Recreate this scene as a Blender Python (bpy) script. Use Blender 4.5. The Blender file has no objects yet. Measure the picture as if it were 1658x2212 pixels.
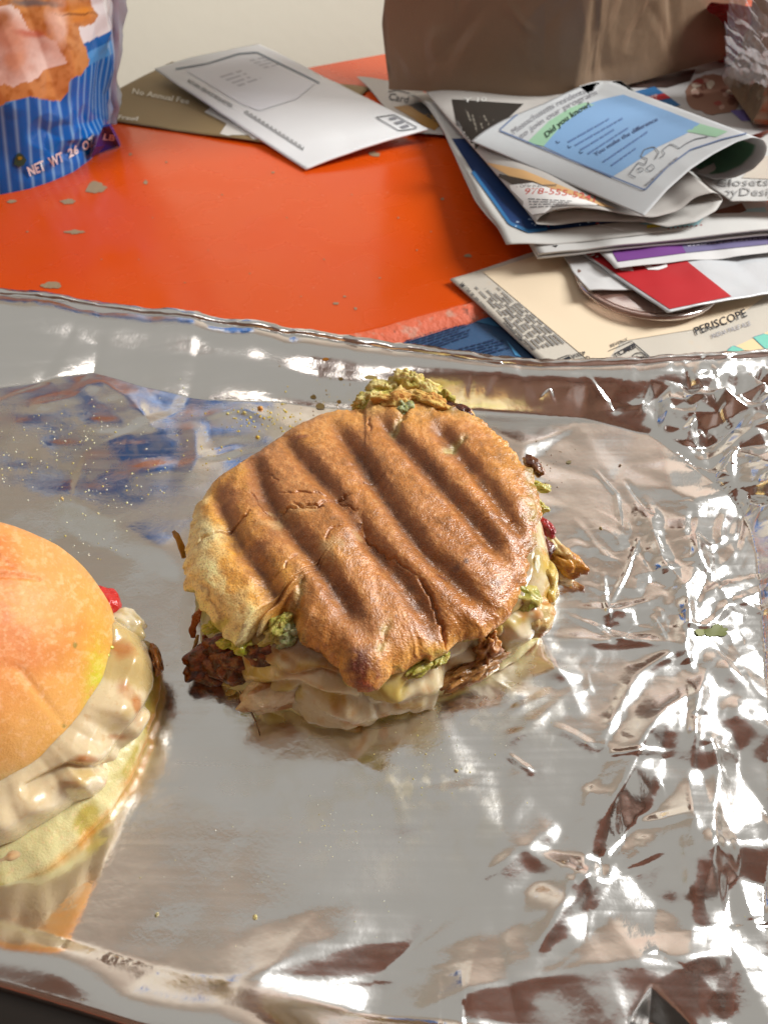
import bpy, math, random
import numpy as np
from mathutils import Vector
from mathutils.bvhtree import BVHTree
from mathutils.geometry import delaunay_2d_cdt

random.seed(4)
RNG = np.random.default_rng(4)
S = bpy.context.scene
COL = S.collection

# ------------------------------------------------------------------ camera, world, lamps, exposure
FPX, W0, H0 = 1600.0, 1658.0, 2211.0          # focal length and size of the tracing raster
PITCH, CAMH = math.radians(48.9), 0.24
cam_d = bpy.data.cameras.new("camera")
cam = bpy.data.objects.new("camera", cam_d)
COL.objects.link(cam)
cam.location = (0, 0, CAMH)
cam.rotation_euler = (math.pi / 2 - PITCH, 0, 0)
cam_d.sensor_fit = 'VERTICAL'
cam_d.sensor_height = 36.0
cam_d.lens = 36.0 * FPX / H0
cam_d.clip_start, cam_d.clip_end = 0.005, 60
cam_d.dof.use_dof = True
cam_d.dof.focus_distance = 0.262
cam_d.dof.aperture_fstop = 17.0
S.camera = cam

world = bpy.data.worlds.new("World")
S.world = world
world.use_nodes = True
bg = world.node_tree.nodes["Background"]
bg.inputs[0].default_value = (1.0, 0.955, 0.875, 1)
bg.inputs[1].default_value = 0.43

def area(name, loc, target, sx, sy, power, col, spread=180):
    l = bpy.data.lights.new(name, 'AREA')
    l.shape = 'RECTANGLE'; l.size = sx; l.size_y = sy; l.energy = power; l.color = col
    l.spread = math.radians(spread)
    o = bpy.data.objects.new(name, l); COL.objects.link(o)
    o.location = loc
    o.rotation_euler = (Vector(target) - Vector(loc)).to_track_quat('-Z', 'Y').to_euler()
    return o
area("window_light", (1.20, 0.62, 0.92), (0.0, 0.25, 0.0), 0.42, 0.62, 16, (1.0, 0.985, 0.96), 115)
area("wall_fill_light", (-0.45, 0.10, 1.05), (-0.18, 1.0, 0.14), 0.4, 0.5, 1.5, (1.0, 0.97, 0.92), 58)  # added fill lamp, narrow beam that brightens the back wall; no window
S.view_settings.view_transform = 'Standard'
S.view_settings.look = 'None'
S.view_settings.exposure = -0.15
S.cycles.use_denoising = True
S.cycles.max_bounces = 8
S.cycles.sample_clamp_indirect = 6

# ------------------------------------------------------------------ tracing helpers
CP, SP = math.cos(PITCH), math.sin(PITCH)
def rays(px, py):
    x = (np.asarray(px, float) - W0 / 2) / FPX
    y = -(np.asarray(py, float) - H0 / 2) / FPX
    return np.stack([x, CP + y * SP, -SP + y * CP], -1)
def G(px, py, z=0.0):
    r = rays(px, py)
    t = (np.asarray(z, float) - CAMH) / r[..., 2]
    p = r * t[..., None]
    p[..., 2] += CAMH
    return p
def GP(pts, z=0.0):
    a = np.array(pts, float)
    return G(a[:, 0], a[:, 1], z if a.shape[1] == 2 else a[:, 2])
def proj(P):
    P = np.asarray(P, float)
    x = P[..., 0]; y = P[..., 1]; z = P[..., 2] - CAMH
    f = y * CP - z * SP
    u = y * SP + z * CP
    return W0 / 2 + FPX * x / f, H0 / 2 - FPX * u / f

def srgb(r, g, b):
    c = np.array([r, g, b], float) / 255
    return np.where(c <= 0.04045, c / 12.92, ((c + 0.055) / 1.055) ** 2.4)
def sstep(a, b, x):
    t = np.clip((x - a) / (b - a), 0, 1)
    return t * t * (3 - 2 * t)
def hash3(ix, iy, iz, seed):
    h = (ix.astype(np.int64) * 374761393 + iy.astype(np.int64) * 668265263 + iz.astype(np.int64) * 2147483647 + seed * 974634541) & 0xffffffff
    h = ((h ^ (h >> 13)) * 1274126177) & 0xffffffff
    h = ((h ^ (h >> 16)) * 2246822519) & 0xffffffff
    return ((h ^ (h >> 15)) & 0xffffff) / float(0xffffff) * 2 - 1
def vn(P, f, seed=0):
    Q = np.asarray(P, float) * f + 100.0
    i = np.floor(Q).astype(np.int64); t = Q - i
    t = t * t * t * (t * (t * 6 - 15) + 10)
    x, y, z = i[..., 0], i[..., 1], i[..., 2]
    r = 0
    for dx in (0, 1):
        for dy in (0, 1):
            for dz in (0, 1):
                w = (t[..., 0] if dx else 1 - t[..., 0]) * (t[..., 1] if dy else 1 - t[..., 1]) * (t[..., 2] if dz else 1 - t[..., 2])
                r = r + w * hash3(x + dx, y + dy, z + dz, seed)
    return r
def fbm(P, f, o=4, seed=0, g=0.5):
    r = 0; a = 1
    for k in range(o):
        r = r + a * vn(P, f, seed + k * 17); f *= 2.03; a *= g
    return r
def inpoly(px, py, poly):
    poly = np.asarray(poly, float)
    r = np.zeros(np.shape(px), bool)
    n = len(poly)
    for i in range(n):
        x0, y0 = poly[i]; x1, y1 = poly[(i + 1) % n]
        c = ((y0 > py) != (y1 > py))
        with np.errstate(divide='ignore', invalid='ignore'):
            xi = (x1 - x0) * (py - y0) / (y1 - y0 if y1 != y0 else 1e-9) + x0
        r ^= c & (px < xi)
    return r
def dseg(X, Y, line, closed=False):
    line = np.asarray(line, float)
    n = len(line)
    d = np.full(np.shape(X), 1e9); along = np.zeros(np.shape(X))
    L = 0
    segs = n if closed else n - 1
    for i in range(segs):
        a = line[i][:2]; b = line[(i + 1) % n][:2]
        ab = b - a; l2 = ab @ ab + 1e-18
        t = np.clip(((X - a[0]) * ab[0] + (Y - a[1]) * ab[1]) / l2, 0, 1)
        dd = np.hypot(X - a[0] - t * ab[0], Y - a[1] - t * ab[1])
        m = dd < d
        along = np.where(m, L + t * math.sqrt(l2), along); d = np.where(m, dd, d)
        L += math.sqrt(l2)
    return d, along / max(L, 1e-12)
def resample(pts, n):
    pts = np.asarray(pts, float)
    s = np.r_[0, np.cumsum(np.linalg.norm(np.diff(pts, axis=0), axis=1))]
    t = np.linspace(0, s[-1], n)
    return np.stack([np.interp(t, s, pts[:, k]) for k in range(pts.shape[1])], -1)
def smooth(pts, n, it=2):
    pts = resample(pts, n)
    for _ in range(it):
        q = pts.copy(); q[1:-1] = (pts[:-2] + 2 * pts[1:-1] + pts[2:]) / 4; pts = q
    return pts

# ------------------------------------------------------------------ mesh helpers
def link(name, me, parent=None, mat=None):
    o = bpy.data.objects.new(name, me); COL.objects.link(o)
    if parent is not None: o.parent = parent
    if mat is not None and not me.materials: me.materials.append(mat)
    return o
def raw_mesh(name, V, F, col=None, smooth_=True):
    V = np.asarray(V, np.float32)
    me = bpy.data.meshes.new(name)
    F = np.asarray(F, np.int32)
    k = F.shape[1]
    me.vertices.add(len(V)); me.vertices.foreach_set('co', V.ravel())
    me.loops.add(F.size); me.loops.foreach_set('vertex_index', F.ravel())
    me.polygons.add(len(F))
    me.polygons.foreach_set('loop_start', np.arange(0, F.size, k, dtype=np.int32))
    me.polygons.foreach_set('loop_total', np.full(len(F), k, np.int32))
    me.update(calc_edges=True)
    if smooth_: me.polygons.foreach_set('use_smooth', np.ones(len(F), bool))
    if col is not None:
        col = np.asarray(col, np.float32)
        if col.ndim == 1: col = np.tile(col, (len(V), 1))
        if col.shape[1] == 3: col = np.concatenate([col, np.full((len(V), 1), 0.5, np.float32)], 1)
        a = me.color_attributes.new('Col', 'FLOAT_COLOR', 'POINT')
        a.data.foreach_set('color', col.ravel())
    return me
def gfaces(nu, nv, wrap=False):
    iu = np.arange(nu if wrap else nu - 1); iv = np.arange(nv - 1)
    a, b = np.meshgrid(iu, iv, indexing='ij'); a = a.ravel(); b = b.ravel()
    a1 = (a + 1) % nu
    return np.stack([a * nv + b, a1 * nv + b, a1 * nv + b + 1, a * nv + b + 1], -1)
def grid(name, P, col=None, mat=None, parent=None, wrap=False, flip=False):
    nu, nv = P.shape[:2]
    F = gfaces(nu, nv, wrap)
    if flip: F = F[:, ::-1]
    me = raw_mesh(name, P.reshape(-1, 3), F, None if col is None else np.asarray(col).reshape(nu * nv, -1))
    return link(name, me, parent, mat)
def empty(name, loc=(0, 0, 0)):
    o = bpy.data.objects.new(name, None); COL.objects.link(o)
    o.empty_display_size = 0.02
    return o
def tag(o, label, cat, group=None):
    o['label'] = label; o['category'] = cat
    if group: o['group'] = group
    return o
def structure(o): o['kind'] = 'structure'; return o

# ------------------------------------------------------------------ materials
def mat(name, color=None, rough=0.5, vcol=False, vrough=False, metal=0.0, sss=0.0, sss_r=(1, 0.5, 0.25), sss_s=0.004,
        coat=0.0, coat_r=0.1, spec=0.5, bump=(), speck=None, sheen=0.0, rough_noise=None, tint=None, trans=0.0, alpha=1.0):
    m = bpy.data.materials.new(name); m.use_nodes = True
    nt = m.node_tree; N = nt.nodes; L = nt.links
    b = N["Principled BSDF"]
    tc = N.new('ShaderNodeTexCoord')
    b.inputs['Roughness'].default_value = rough
    b.inputs['Metallic'].default_value = metal
    b.inputs['Specular IOR Level'].default_value = spec
    b.inputs['Coat Weight'].default_value = coat
    b.inputs['Coat Roughness'].default_value = coat_r
    b.inputs['Transmission Weight'].default_value = trans
    b.inputs['Alpha'].default_value = alpha
    if sss:
        b.inputs['Subsurface Weight'].default_value = sss
        b.inputs['Subsurface Radius'].default_value = sss_r
        b.inputs['Subsurface Scale'].default_value = sss_s
    src = None
    if vcol:
        vc = N.new('ShaderNodeVertexColor'); vc.layer_name = 'Col'; src = vc.outputs['Color']
        if vrough: L.new(vc.outputs['Alpha'], b.inputs['Roughness'])
    elif color is not None:
        rgb = N.new('ShaderNodeRGB'); rgb.outputs[0].default_value = (*color, 1); src = rgb.outputs[0]
    for s in (speck or []):
        # (scale, detail, lo, hi, colour, amount)
        nz = N.new('ShaderNodeTexNoise'); nz.inputs['Scale'].default_value = s[0]; nz.inputs['Detail'].default_value = s[1]
        L.new(tc.outputs['Object'], nz.inputs['Vector'])
        mr = N.new('ShaderNodeMapRange'); mr.inputs[1].default_value = s[2]; mr.inputs[2].default_value = s[3]
        mr.inputs[3].default_value = 0; mr.inputs[4].default_value = s[5]
        L.new(nz.outputs[0], mr.inputs[0])
        mx = N.new('ShaderNodeMix'); mx.data_type = 'RGBA'
        mx.blend_type = s[6] if len(s) > 6 else 'MIX'
        L.new(mr.outputs[0], mx.inputs[0]); L.new(src, mx.inputs[6]); mx.inputs[7].default_value = (*s[4], 1)
        src = mx.outputs[2]
    if src is not None: L.new(src, b.inputs['Base Color'])
    if rough_noise:
        nz = N.new('ShaderNodeTexNoise'); nz.inputs['Scale'].default_value = rough_noise[0]; nz.inputs['Detail'].default_value = 4
        L.new(tc.outputs['Object'], nz.inputs['Vector'])
        mr = N.new('ShaderNodeMapRange'); mr.inputs[1].default_value = 0.3; mr.inputs[2].default_value = 0.7
        mr.inputs[3].default_value = rough_noise[1]; mr.inputs[4].default_value = rough_noise[2]
        L.new(nz.outputs[0], mr.inputs[0]); L.new(mr.outputs[0], b.inputs['Roughness'])
    prev = None
    for (sc, det, dist, st) in bump:
        nz = N.new('ShaderNodeTexNoise'); nz.inputs['Scale'].default_value = sc; nz.inputs['Detail'].default_value = det
        L.new(tc.outputs['Object'], nz.inputs['Vector'])
        bp = N.new('ShaderNodeBump'); bp.inputs['Distance'].default_value = dist; bp.inputs['Strength'].default_value = st
        L.new(nz.outputs[0], bp.inputs['Height'])
        if prev: L.new(prev, bp.inputs['Normal'])
        prev = bp.outputs[0]
    if prev:
        L.new(prev, b.inputs['Normal'])
        if coat: L.new(prev, b.inputs['Coat Normal'])
    return m

M = {}
M['wall'] = mat('wall_paint', (0.87, 0.83, 0.71), 0.55, bump=((90, 4, 0.002, 0.15),))
M['backboard_brown'] = mat('reflector_brown', (0.19, 0.105, 0.068), 0.5, speck=[(6, 6, 0.4, 0.7, (0.10, 0.055, 0.038), 0.8)])
M['overhead_reflector'] = mat('reflector_tan', (0.37, 0.34, 0.29), 0.5, speck=[(6, 6, 0.4, 0.7, (0.22, 0.19, 0.155), 0.8)])
M['table'] = mat('orange_paint', (0.62, 0.072, 0.003), 0.24, coat=0.08, coat_r=0.10, spec=0.32, bump=((14, 3, 0.004, 0.12), (500, 3, 0.0003, 0.12)),
                 speck=[(9, 4, 0.45, 0.75, (0.60, 0.055, 0.010), 0.5), (260, 3, 0.70, 0.78, (0.75, 0.28, 0.16), 0.5)], rough_noise=(22, 0.16, 0.36))
M['edge'] = mat('worn_orange_edge', (0.66, 0.125, 0.05), 0.6, bump=((300, 5, 0.001, 0.8),),
                speck=[(120, 5, 0.54, 0.66, (0.56, 0.34, 0.25), 0.7), (70, 4, 0.60, 0.66, (0.09, 0.035, 0.02), 0.9)])
M['chip'] = mat('bare_primer', (0.30, 0.215, 0.13), 0.7, bump=((600, 3, 0.0005, 0.6),), speck=[(300, 3, 0.5, 0.7, (0.25, 0.19, 0.12), 0.6)])
M['tray'] = mat('dark_tray', (0.022, 0.017, 0.014), 0.4, metal=0.3, bump=((200, 3, 0.0005, 0.2),))
M['foil'] = mat('aluminium_foil', vcol=True, vrough=True, metal=1.0, bump=((45, 4, 0.004, 0.10), (160, 4, 0.0012, 0.10), (900, 3, 0.0002, 0.12)))
M['crust'] = mat('toasted_crust', vcol=True, vrough=True, sss=0.2, sss_s=0.003, sss_r=(1, 0.75, 0.45), spec=0.8, coat=0.16, coat_r=0.25,
                 bump=((300, 4, 0.0010, 0.22), (1500, 4, 0.0005, 0.65)),
                 speck=[(1500, 4, 0.52, 0.70, (0.22, 0.085, 0.022), 0.6), (2300, 3, 0.58, 0.70, (0.85, 0.55, 0.28), 0.45), (260, 5, 0.50, 0.72, (0.36, 0.16, 0.045), 0.3)])
M['crumb'] = mat('bread_crumb', vcol=True, rough=0.75, sss=0.35, sss_s=0.003,
                 bump=((700, 5, 0.0015, 0.7), (2000, 3, 0.0005, 0.6)), speck=[(900, 4, 0.55, 0.72, (0.50, 0.42, 0.12), 0.5)])
M['softbun'] = mat('soft_bun_crust', vcol=True, vrough=True, sss=0.35, sss_s=0.004,
                   bump=((300, 4, 0.001, 0.12), (1500, 4, 0.0004, 0.35)),
                   speck=[(700, 4, 0.55, 0.75, (0.92, 0.62, 0.36), 0.4), (1600, 3, 0.60, 0.75, (0.70, 0.25, 0.07), 0.35)])
M['cheese'] = mat('melted_cheese', vcol=True, rough=0.22, sss=0.6, sss_r=(1, 0.75, 0.45), sss_s=0.004, coat=0.35, coat_r=0.1,
                  bump=((130, 2, 0.0012, 0.25), (500, 3, 0.0003, 0.2)), rough_noise=(250, 0.14, 0.40),
                  speck=[(420, 4, 0.60, 0.72, (0.55, 0.30, 0.10), 0.35)])
M['filling'] = mat('cooked_filling', vcol=True, rough=0.28, sss=0.35, sss_s=0.003, coat=0.4, coat_r=0.12,
                   bump=((400, 4, 0.0015, 0.5), (1500, 3, 0.0005, 0.4)), rough_noise=(500, 0.15, 0.45))
M['paper'] = mat('paper', vcol=True, rough=0.6, spec=0.35, bump=((55, 3, 0.002, 0.12), (900, 3, 0.0002, 0.2)))
M['gloss_paper'] = mat('gloss_paper', vcol=True, rough=0.25, bump=((40, 4, 0.004, 0.25),))
M['print'] = mat('print_ink', vcol=True, rough=0.5, spec=0.3)
M['card'] = mat('carton', vcol=True, rough=0.38, bump=((30, 3, 0.003, 0.12), (1200, 2, 0.0002, 0.2)), speck=[(70, 5, 0.62, 0.7, (0.66, 0.50, 0.32), 0.25)])
M['kraft'] = mat('kraft_paper', vcol=True, rough=0.5, bump=((16, 4, 0.006, 0.45), (60, 3, 0.0015, 0.3), (700, 3, 0.0003, 0.3)),
                 speck=[(900, 3, 0.5, 0.75, (0.26, 0.16, 0.09), 0.25)])
M['film'] = mat('printed_film', vcol=True, rough=0.22, coat=0.15, coat_r=0.06, spec=0.25, bump=((22, 3, 0.0025, 0.25), (90, 3, 0.0006, 0.2)))
M['lid'] = mat('smoked_lid', (0.35, 0.19, 0.15), 0.15, trans=0.55, alpha=0.9)
M['dark'] = mat('dark_strand', (0.08, 0.05, 0.03), 0.5)
def clear_film():
    m = bpy.data.materials.new('clear_film'); m.use_nodes = True
    nt = m.node_tree; N = nt.nodes; L = nt.links
    for n in list(N): N.remove(n)
    out = N.new('ShaderNodeOutputMaterial'); mix = N.new('ShaderNodeMixShader'); tr = N.new('ShaderNodeBsdfTransparent'); gl = N.new('ShaderNodeBsdfPrincipled')
    gl.inputs['Base Color'].default_value = (0.8, 0.78, 0.8, 1); gl.inputs['Roughness'].default_value = 0.12
    mix.inputs[0].default_value = 0.22
    L.new(tr.outputs[0], mix.inputs[1]); L.new(gl.outputs[0], mix.inputs[2]); L.new(mix.outputs[0], out.inputs[0])
    return m
M['clear'] = clear_film()

# ------------------------------------------------------------------ draping print on a surface
def bvh_of(P, wrap=False):
    nu, nv = P.shape[:2]
    V = [Vector(v) for v in P.reshape(-1, 3).tolist()]
    return BVHTree.FromPolygons(V, gfaces(nu, nv, wrap).tolist())
CAMV = Vector((0, 0, CAMH))
def drape_pts(bvh, D, lift):
    R = rays(D[:, 0], D[:, 1]); out = []; ok = []
    for r in R:
        d = Vector(r).normalized()
        h = bvh.ray_cast(CAMV, d)
        if h[0] is None: out.append((0, 0, 0)); ok.append(False); continue
        n = h[1] if h[1].dot(d) < 0 else -h[1]
        out.append(h[0] + n * lift); ok.append(True)
    return np.array([tuple(v) for v in out]), np.array(ok)
def drape(bvh, D, F, col, name, parent, lift=0.00025, mate=None):
    D = np.asarray(D, float); F = np.asarray(F)
    V, ok = drape_pts(bvh, D, lift)
    F = F[ok[F].all(1)] if len(F) else F
    if not len(F): return None
    used = np.unique(F); idx = np.full(len(V), -1); idx[used] = np.arange(len(used))
    c = np.asarray(col, float)
    if c.ndim > 1: c = c[used]
    return link(name, raw_mesh(name, V[used], idx[F], c, False), parent, mate or M['print'])
def tri_poly(poly, step=12):
    """a polygon in tracing units filled with a triangulated lattice"""
    poly = np.asarray(poly, float)
    n = len(poly); pts = []
    for i in range(n):
        a, b = poly[i], poly[(i + 1) % n]; k = max(1, int(np.hypot(*(b - a)) / step))
        for j in range(k): pts.append(a + (b - a) * j / k)
    nb = len(pts)
    x0, y0 = poly.min(0); x1, y1 = poly.max(0)
    gx, gy = np.meshgrid(np.arange(x0 + step / 2, x1, step), np.arange(y0 + step / 2, y1, step))
    gx = gx.ravel(); gy = gy.ravel()
    d, _ = dseg(gx, gy, poly, True)
    k = inpoly(gx, gy, poly) & (d > step * 0.4)
    pts += [np.array(p) for p in zip(gx[k], gy[k])]
    r = delaunay_2d_cdt([Vector(p) for p in pts], [], [list(range(nb))], 1, 1e-4)
    return np.array([tuple(v) for v in r[0]]), np.array([f for f in r[2] if len(f) == 3])
class Ink:
    """collects flat print for one surface, one mesh per part name"""
    def __init__(s, bvh, parent): s.b = bvh; s.p = parent; s.g = {}; s.n = 0
    def add(s, part, D, F, col, lift=0.00025):
        D = np.asarray(D, float); F = np.asarray(F)
        V, ok = drape_pts(s.b, D, lift)
        F = F[ok[F].all(1)] if len(F) else F
        if not len(F): return
        c = np.asarray(col, float)
        if c.ndim == 1: c = np.tile(c, (len(V), 1))
        if part in ('panel', 'picture', 'window', 'symbol', 'grease_spot'): s.n += 1; part = part + '#%d' % s.n
        g = s.g.setdefault(part, [[], [], [], 0])
        g[0].append(V); g[1].append(F + g[3]); g[2].append(c); g[3] += len(V)
    def poly(s, part, poly, col, lift=0.0002, step=12):
        D, F = tri_poly(poly, min(step, 9)); s.add(part, D, F, col, lift + 0.00012)
    def line(s, part, pts, w, col, lift=0.0006):
        pts = resample(pts, max(2, int(np.sum(np.linalg.norm(np.diff(np.array(pts, float), axis=0), axis=1)) / 8) + 2))
        t = np.gradient(pts, axis=0); n = np.stack([-t[:, 1], t[:, 0]], -1); n /= np.linalg.norm(n, axis=1)[:, None] + 1e-9
        D = np.concatenate([pts + n * w / 2, pts - n * w / 2]); k = len(pts)
        F = []
        for i in range(k - 1): F += [(i, i + 1, k + i + 1), (i, k + i + 1, k + i)]
        s.add(part, D, F, col, lift)
    def text(s, part, body, p0, p1, up, col, bold=0.0, lift=0.0006, bend=0.0):
        V, F = glyphs(body, bold)
        if not len(F): return
        w = V[:, 0].max(); h = max(V[:, 1].max(), 0.4)
        p0 = np.array(p0, float); p1 = np.array(p1, float); up = np.array(up, float)
        t = V[:, :1] / w
        D = p0 + (p1 - p0) * t + up * (V[:, 1:2] / h + bend * 4 * t * (1 - t))
        s.add(part, D, F, col, lift)
    def greek(s, part, quad, rows, col, fill=0.55, seed=0, lift=0.0006, ragged=0.25):
        """rows of unreadably small words inside a quad (p00 start, p10 end of row, p11, p01)"""
        rg = random.Random(seed); q = np.array(quad, float)
        D = []; F = []
        for r in range(rows):
            v0 = (r + 0.5 - fill / 2) / rows; v1 = (r + 0.5 + fill / 2) / rows
            u = 0.0; end = 1 - ragged * rg.random()
            Lr = np.hypot(*(q[1] - q[0])); hh = np.hypot(*(q[3] - q[0])) / rows
            while u < end:
                wl = rg.uniform(0.8, 3.2) * hh / max(Lr, 1); u1 = min(u + wl, end)
                b = len(D); k = max(1, int((u1 - u) * Lr / 14))
                for j in range(k + 1):
                    uu = u + (u1 - u) * j / k
                    for vv in (v0, v1):
                        jit = rg.uniform(-0.06, 0.06) / rows
                        D.append((1 - uu) * (1 - vv - jit) * q[0] + uu * (1 - vv - jit) * q[1] + uu * (vv + jit) * q[2] + (1 - uu) * (vv + jit) * q[3])
                for j in range(k):
                    a = b + 2 * j; F += [(a, a + 2, a + 3), (a, a + 3, a + 1)]
                u = u1 + 0.45 * hh / max(Lr, 1)
        s.add(part, np.array(D), np.array(F), col, lift)
    def done(s):
        for k, g in s.g.items():
            k = k.split('#')[0]
            o = link(k, raw_mesh(k, np.concatenate(g[0]), np.concatenate(g[1]), np.concatenate(g[2]), False), s.p, M['print'])
            if k in ('text', 'barcode', 'print', 'print_dots', 'lettering', 'emblem', 'net_weight'): o['kind'] = 'stuff'
def glyphs(body, bold=0.0):
    cu = bpy.data.curves.new('t', 'FONT'); cu.body = body; cu.size = 1; cu.resolution_u = 2; cu.offset = bold; cu.fill_mode = 'FRONT'
    ob = bpy.data.objects.new('t', cu)
    me = bpy.data.meshes.new_from_object(ob)
    me.calc_loop_triangles()
    V = np.array([v.co[:2] for v in me.vertices]) if len(me.vertices) else np.zeros((0, 2))
    F = np.array([t.vertices[:] for t in me.loop_triangles])
    bpy.data.objects.remove(ob); bpy.data.curves.remove(cu); bpy.data.meshes.remove(me)
    if len(V): V[:, 0] -= V[:, 0].min()
    return V, F

def thicken(o, t, off=-1):
    m = o.modifiers.new('thick', 'SOLIDIFY'); m.thickness = t; m.offset = off
    return o
def patch(c, nu, nv):
    """bilinear patch through four traced corners (px, py, z): c00, c10, c11, c01"""
    q = GP(c)
    u, v = np.meshgrid(np.linspace(0, 1, nu), np.linspace(0, 1, nv), indexing='ij')
    u = u[..., None]; v = v[..., None]
    return (1 - u) * (1 - v) * q[0] + u * (1 - v) * q[1] + u * v * q[2] + (1 - u) * v * q[3], u[..., 0], v[..., 0]
def sheet(name, c, col, label, cat, mate='paper', nu=40, nv=40, wav=0.001, freq=12, seed=1, thick=0.0002, shape=None, edge=0.0, group=None):
    P, u, v = patch(c, nu, nv)
    if shape is not None: P = P + shape(u, v)
    P[..., 2] += np.abs(fbm(P * [1, 1, 0], freq, 3, seed)) * wav
    if edge:
        n = fbm(P * [1, 1, 0], 60, 2, seed + 5) * edge
        P[..., 0] += n * (np.abs(u - 0.5) * 2) ** 8; P[..., 1] += n * (np.abs(v - 0.5) * 2) ** 8
    # face upward
    nrm = np.cross(P[1, 0] - P[0, 0], P[0, 1] - P[0, 0])
    o = grid(name, P, np.tile(np.asarray(col, float) * 0.74, (nu * nv, 1)), M[mate], flip=nrm[2] < 0)
    thicken(o, thick)
    tag(o, label, cat, group)
    return o, Ink(bvh_of(P), o), P

INK = srgb(40, 42, 50); GREY = srgb(120, 122, 128)

# ------------------------------------------------------------------ room: wall, plus added unseen boards for the foil to mirror
def quad(name, pts, mate, kind=True):
    o = link(name, raw_mesh(name, pts, [list(range(len(pts)))], None, False), None, mate)
    return structure(o) if kind else o
YW = 1.02
quad('wall', [(-2.6, YW + 0.12, -0.9), (0.62, YW - 0.02, -0.9), (0.62, YW - 0.02, 1.3), (-2.6, YW + 0.12, 1.3)], M['wall'])
quad('reflector_board', [(-1.4, -0.36, -0.6), (-1.4, -0.36, 0.95), (1.4, -0.36, 0.95), (1.4, -0.36, -0.6)], M['backboard_brown'])  # unseen brown board, added so tilted foil facets mirror brown
quad('overhead_reflector', [(-0.7, -0.36, 0.95), (-0.7, 0.04, 0.95), (1.4, 0.04, 0.95), (1.4, -0.36, 0.95)], M['overhead_reflector'])  # unseen panel added overhead for more brown reflections in the foil

# ------------------------------------------------------------------ table
table = tag(empty('orange_table'), 'bright orange painted table with chipped paint and a worn edge', 'table')
b0, b1 = G(680, 142), G(830, 115)
bd = (b1 - b0)[:2]; bd /= np.hypot(*bd)
s0, s1 = G(750, 727), G(1040, 648)
sd = (s1 - s0)[:2]; sd /= np.hypot(*sd); sn = np.array([-sd[1], sd[0]])
def far(p, d, t): return np.array([p[0] + d[0] * t, p[1] + d[1] * t])
T1, T2 = far(b0, bd, -1.1), far(b0, bd, 0.9)
E1, E2 = far(s0, sd, -1.2), far(s0, sd, 1.0)
def slab(name, poly, z1, z0, mate, parent, bev=0.0):
    n = len(poly); V = [(x, y, z1) for x, y in poly] + [(x, y, z0) for x, y in poly]
    me = bpy.data.meshes.new(name)
    F = [tuple(range(n)), tuple(range(2 * n - 1, n - 1, -1))] + [(i + n, (i + 1) % n + n, (i + 1) % n, i) for i in range(n)]
    me.from_pydata(V, [], F); me.update()
    o = link(name, me, parent, mate)
    if bev:
        m = o.modifiers.new('bevel', 'BEVEL'); m.width = bev; m.segments = 3
    return o
slab('tabletop', [E1, E2, T2, T1], 0.0, -0.03, M['table'], table, 0.002)
# worn sloping edge, then the leaf one step lower
k = 90
t = np.linspace(-1.2, 1.0, k * 8)
rows = []
for j, (off, z) in enumerate([(0.0, 0.0006), (-0.0035, 0.0004), (-0.010, -0.0035), (-0.012, -0.0065)]):
    p = np.stack([s0[0] + sd[0] * t + sn[0] * off, s0[1] + sd[1] * t + sn[1] * off, np.full_like(t, z)], -1)
    w = fbm(np.stack([t, t * 0 + j, t * 0], -1), 60, 3, 3 + j) * 0.0011
    p[:, :2] += sn * w[:, None] * (1 if j in (0, 2) else 0.3)
    rows.append(p)
grid('worn_edge', np.stack(rows, 1), None, M['edge'], table)
slab('table_leaf', [far(E1, -sn, 0.0115), far(far(E1, -sn, 0.0115), -sn, 0.75), far(far(E2, -sn, 0.0115), -sn, 0.75), far(E2, -sn, 0.0115)][::-1][::-1],
     -0.006, -0.03, M['table'], table)
def ragged(cx, cy, rx, ry, n, seed, amp=0.3):
    a = np.linspace(0, 2 * np.pi, n, endpoint=False)
    r = 1 + amp * fbm(np.stack([np.cos(a), np.sin(a), a * 0 + seed], -1), 1.6, 3, seed)
    return np.stack([cx + rx * r * np.cos(a), cy + ry * r * np.sin(a)], -1)
def flat_poly(name, polyD, z, mate, parent, thick=0.0002):
    p = GP(polyD, z)
    o = link(name, raw_mesh(name, p, [list(range(len(p)))[::-1]], None, False), parent, mate)
    return o
for i, (x, y, rx, ry) in enumerate([(205, 405, 23, 13), (147, 435, 19, 6), (162, 501, 26, 5), (110, 616, 25, 8), (26, 435, 11, 4), (315, 393, 6, 6),
                                    (725, 655, 8, 3), (808, 332, 13, 6), (1010, 552, 10, 4), (282, 333, 4, 3), (745, 640, 4, 2), (768, 666, 4, 3), (330, 470, 2.0, 1.2), (480, 420, 2.4, 1.4), (620, 470, 2.0, 1.3), (700, 560, 2.5, 1.2), (540, 590, 2.0, 1.0), (400, 610, 3.0, 1.4), (300, 560, 2.0, 1.0), (860, 470, 2.5, 1.4), (900, 540, 2.0, 1.0), (60, 500, 3.0, 1.5), (220, 560, 2.0, 1.0), (820, 600, 3.0, 1.5), (650, 640, 2.0, 1.0), (930, 500, 2.0, 1.2), (760, 420, 2.0, 1.0), (360, 350, 2.5, 1.4), (450, 540, 1.8, 1.0), (590, 372, 4, 2), (955, 430, 4, 3)]):
    flat_poly('paint_chip', ragged(x, y, rx * 0.86, ry * 0.86, 28, i + 3, 0.42), 0.00035, M['chip'], table)

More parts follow.
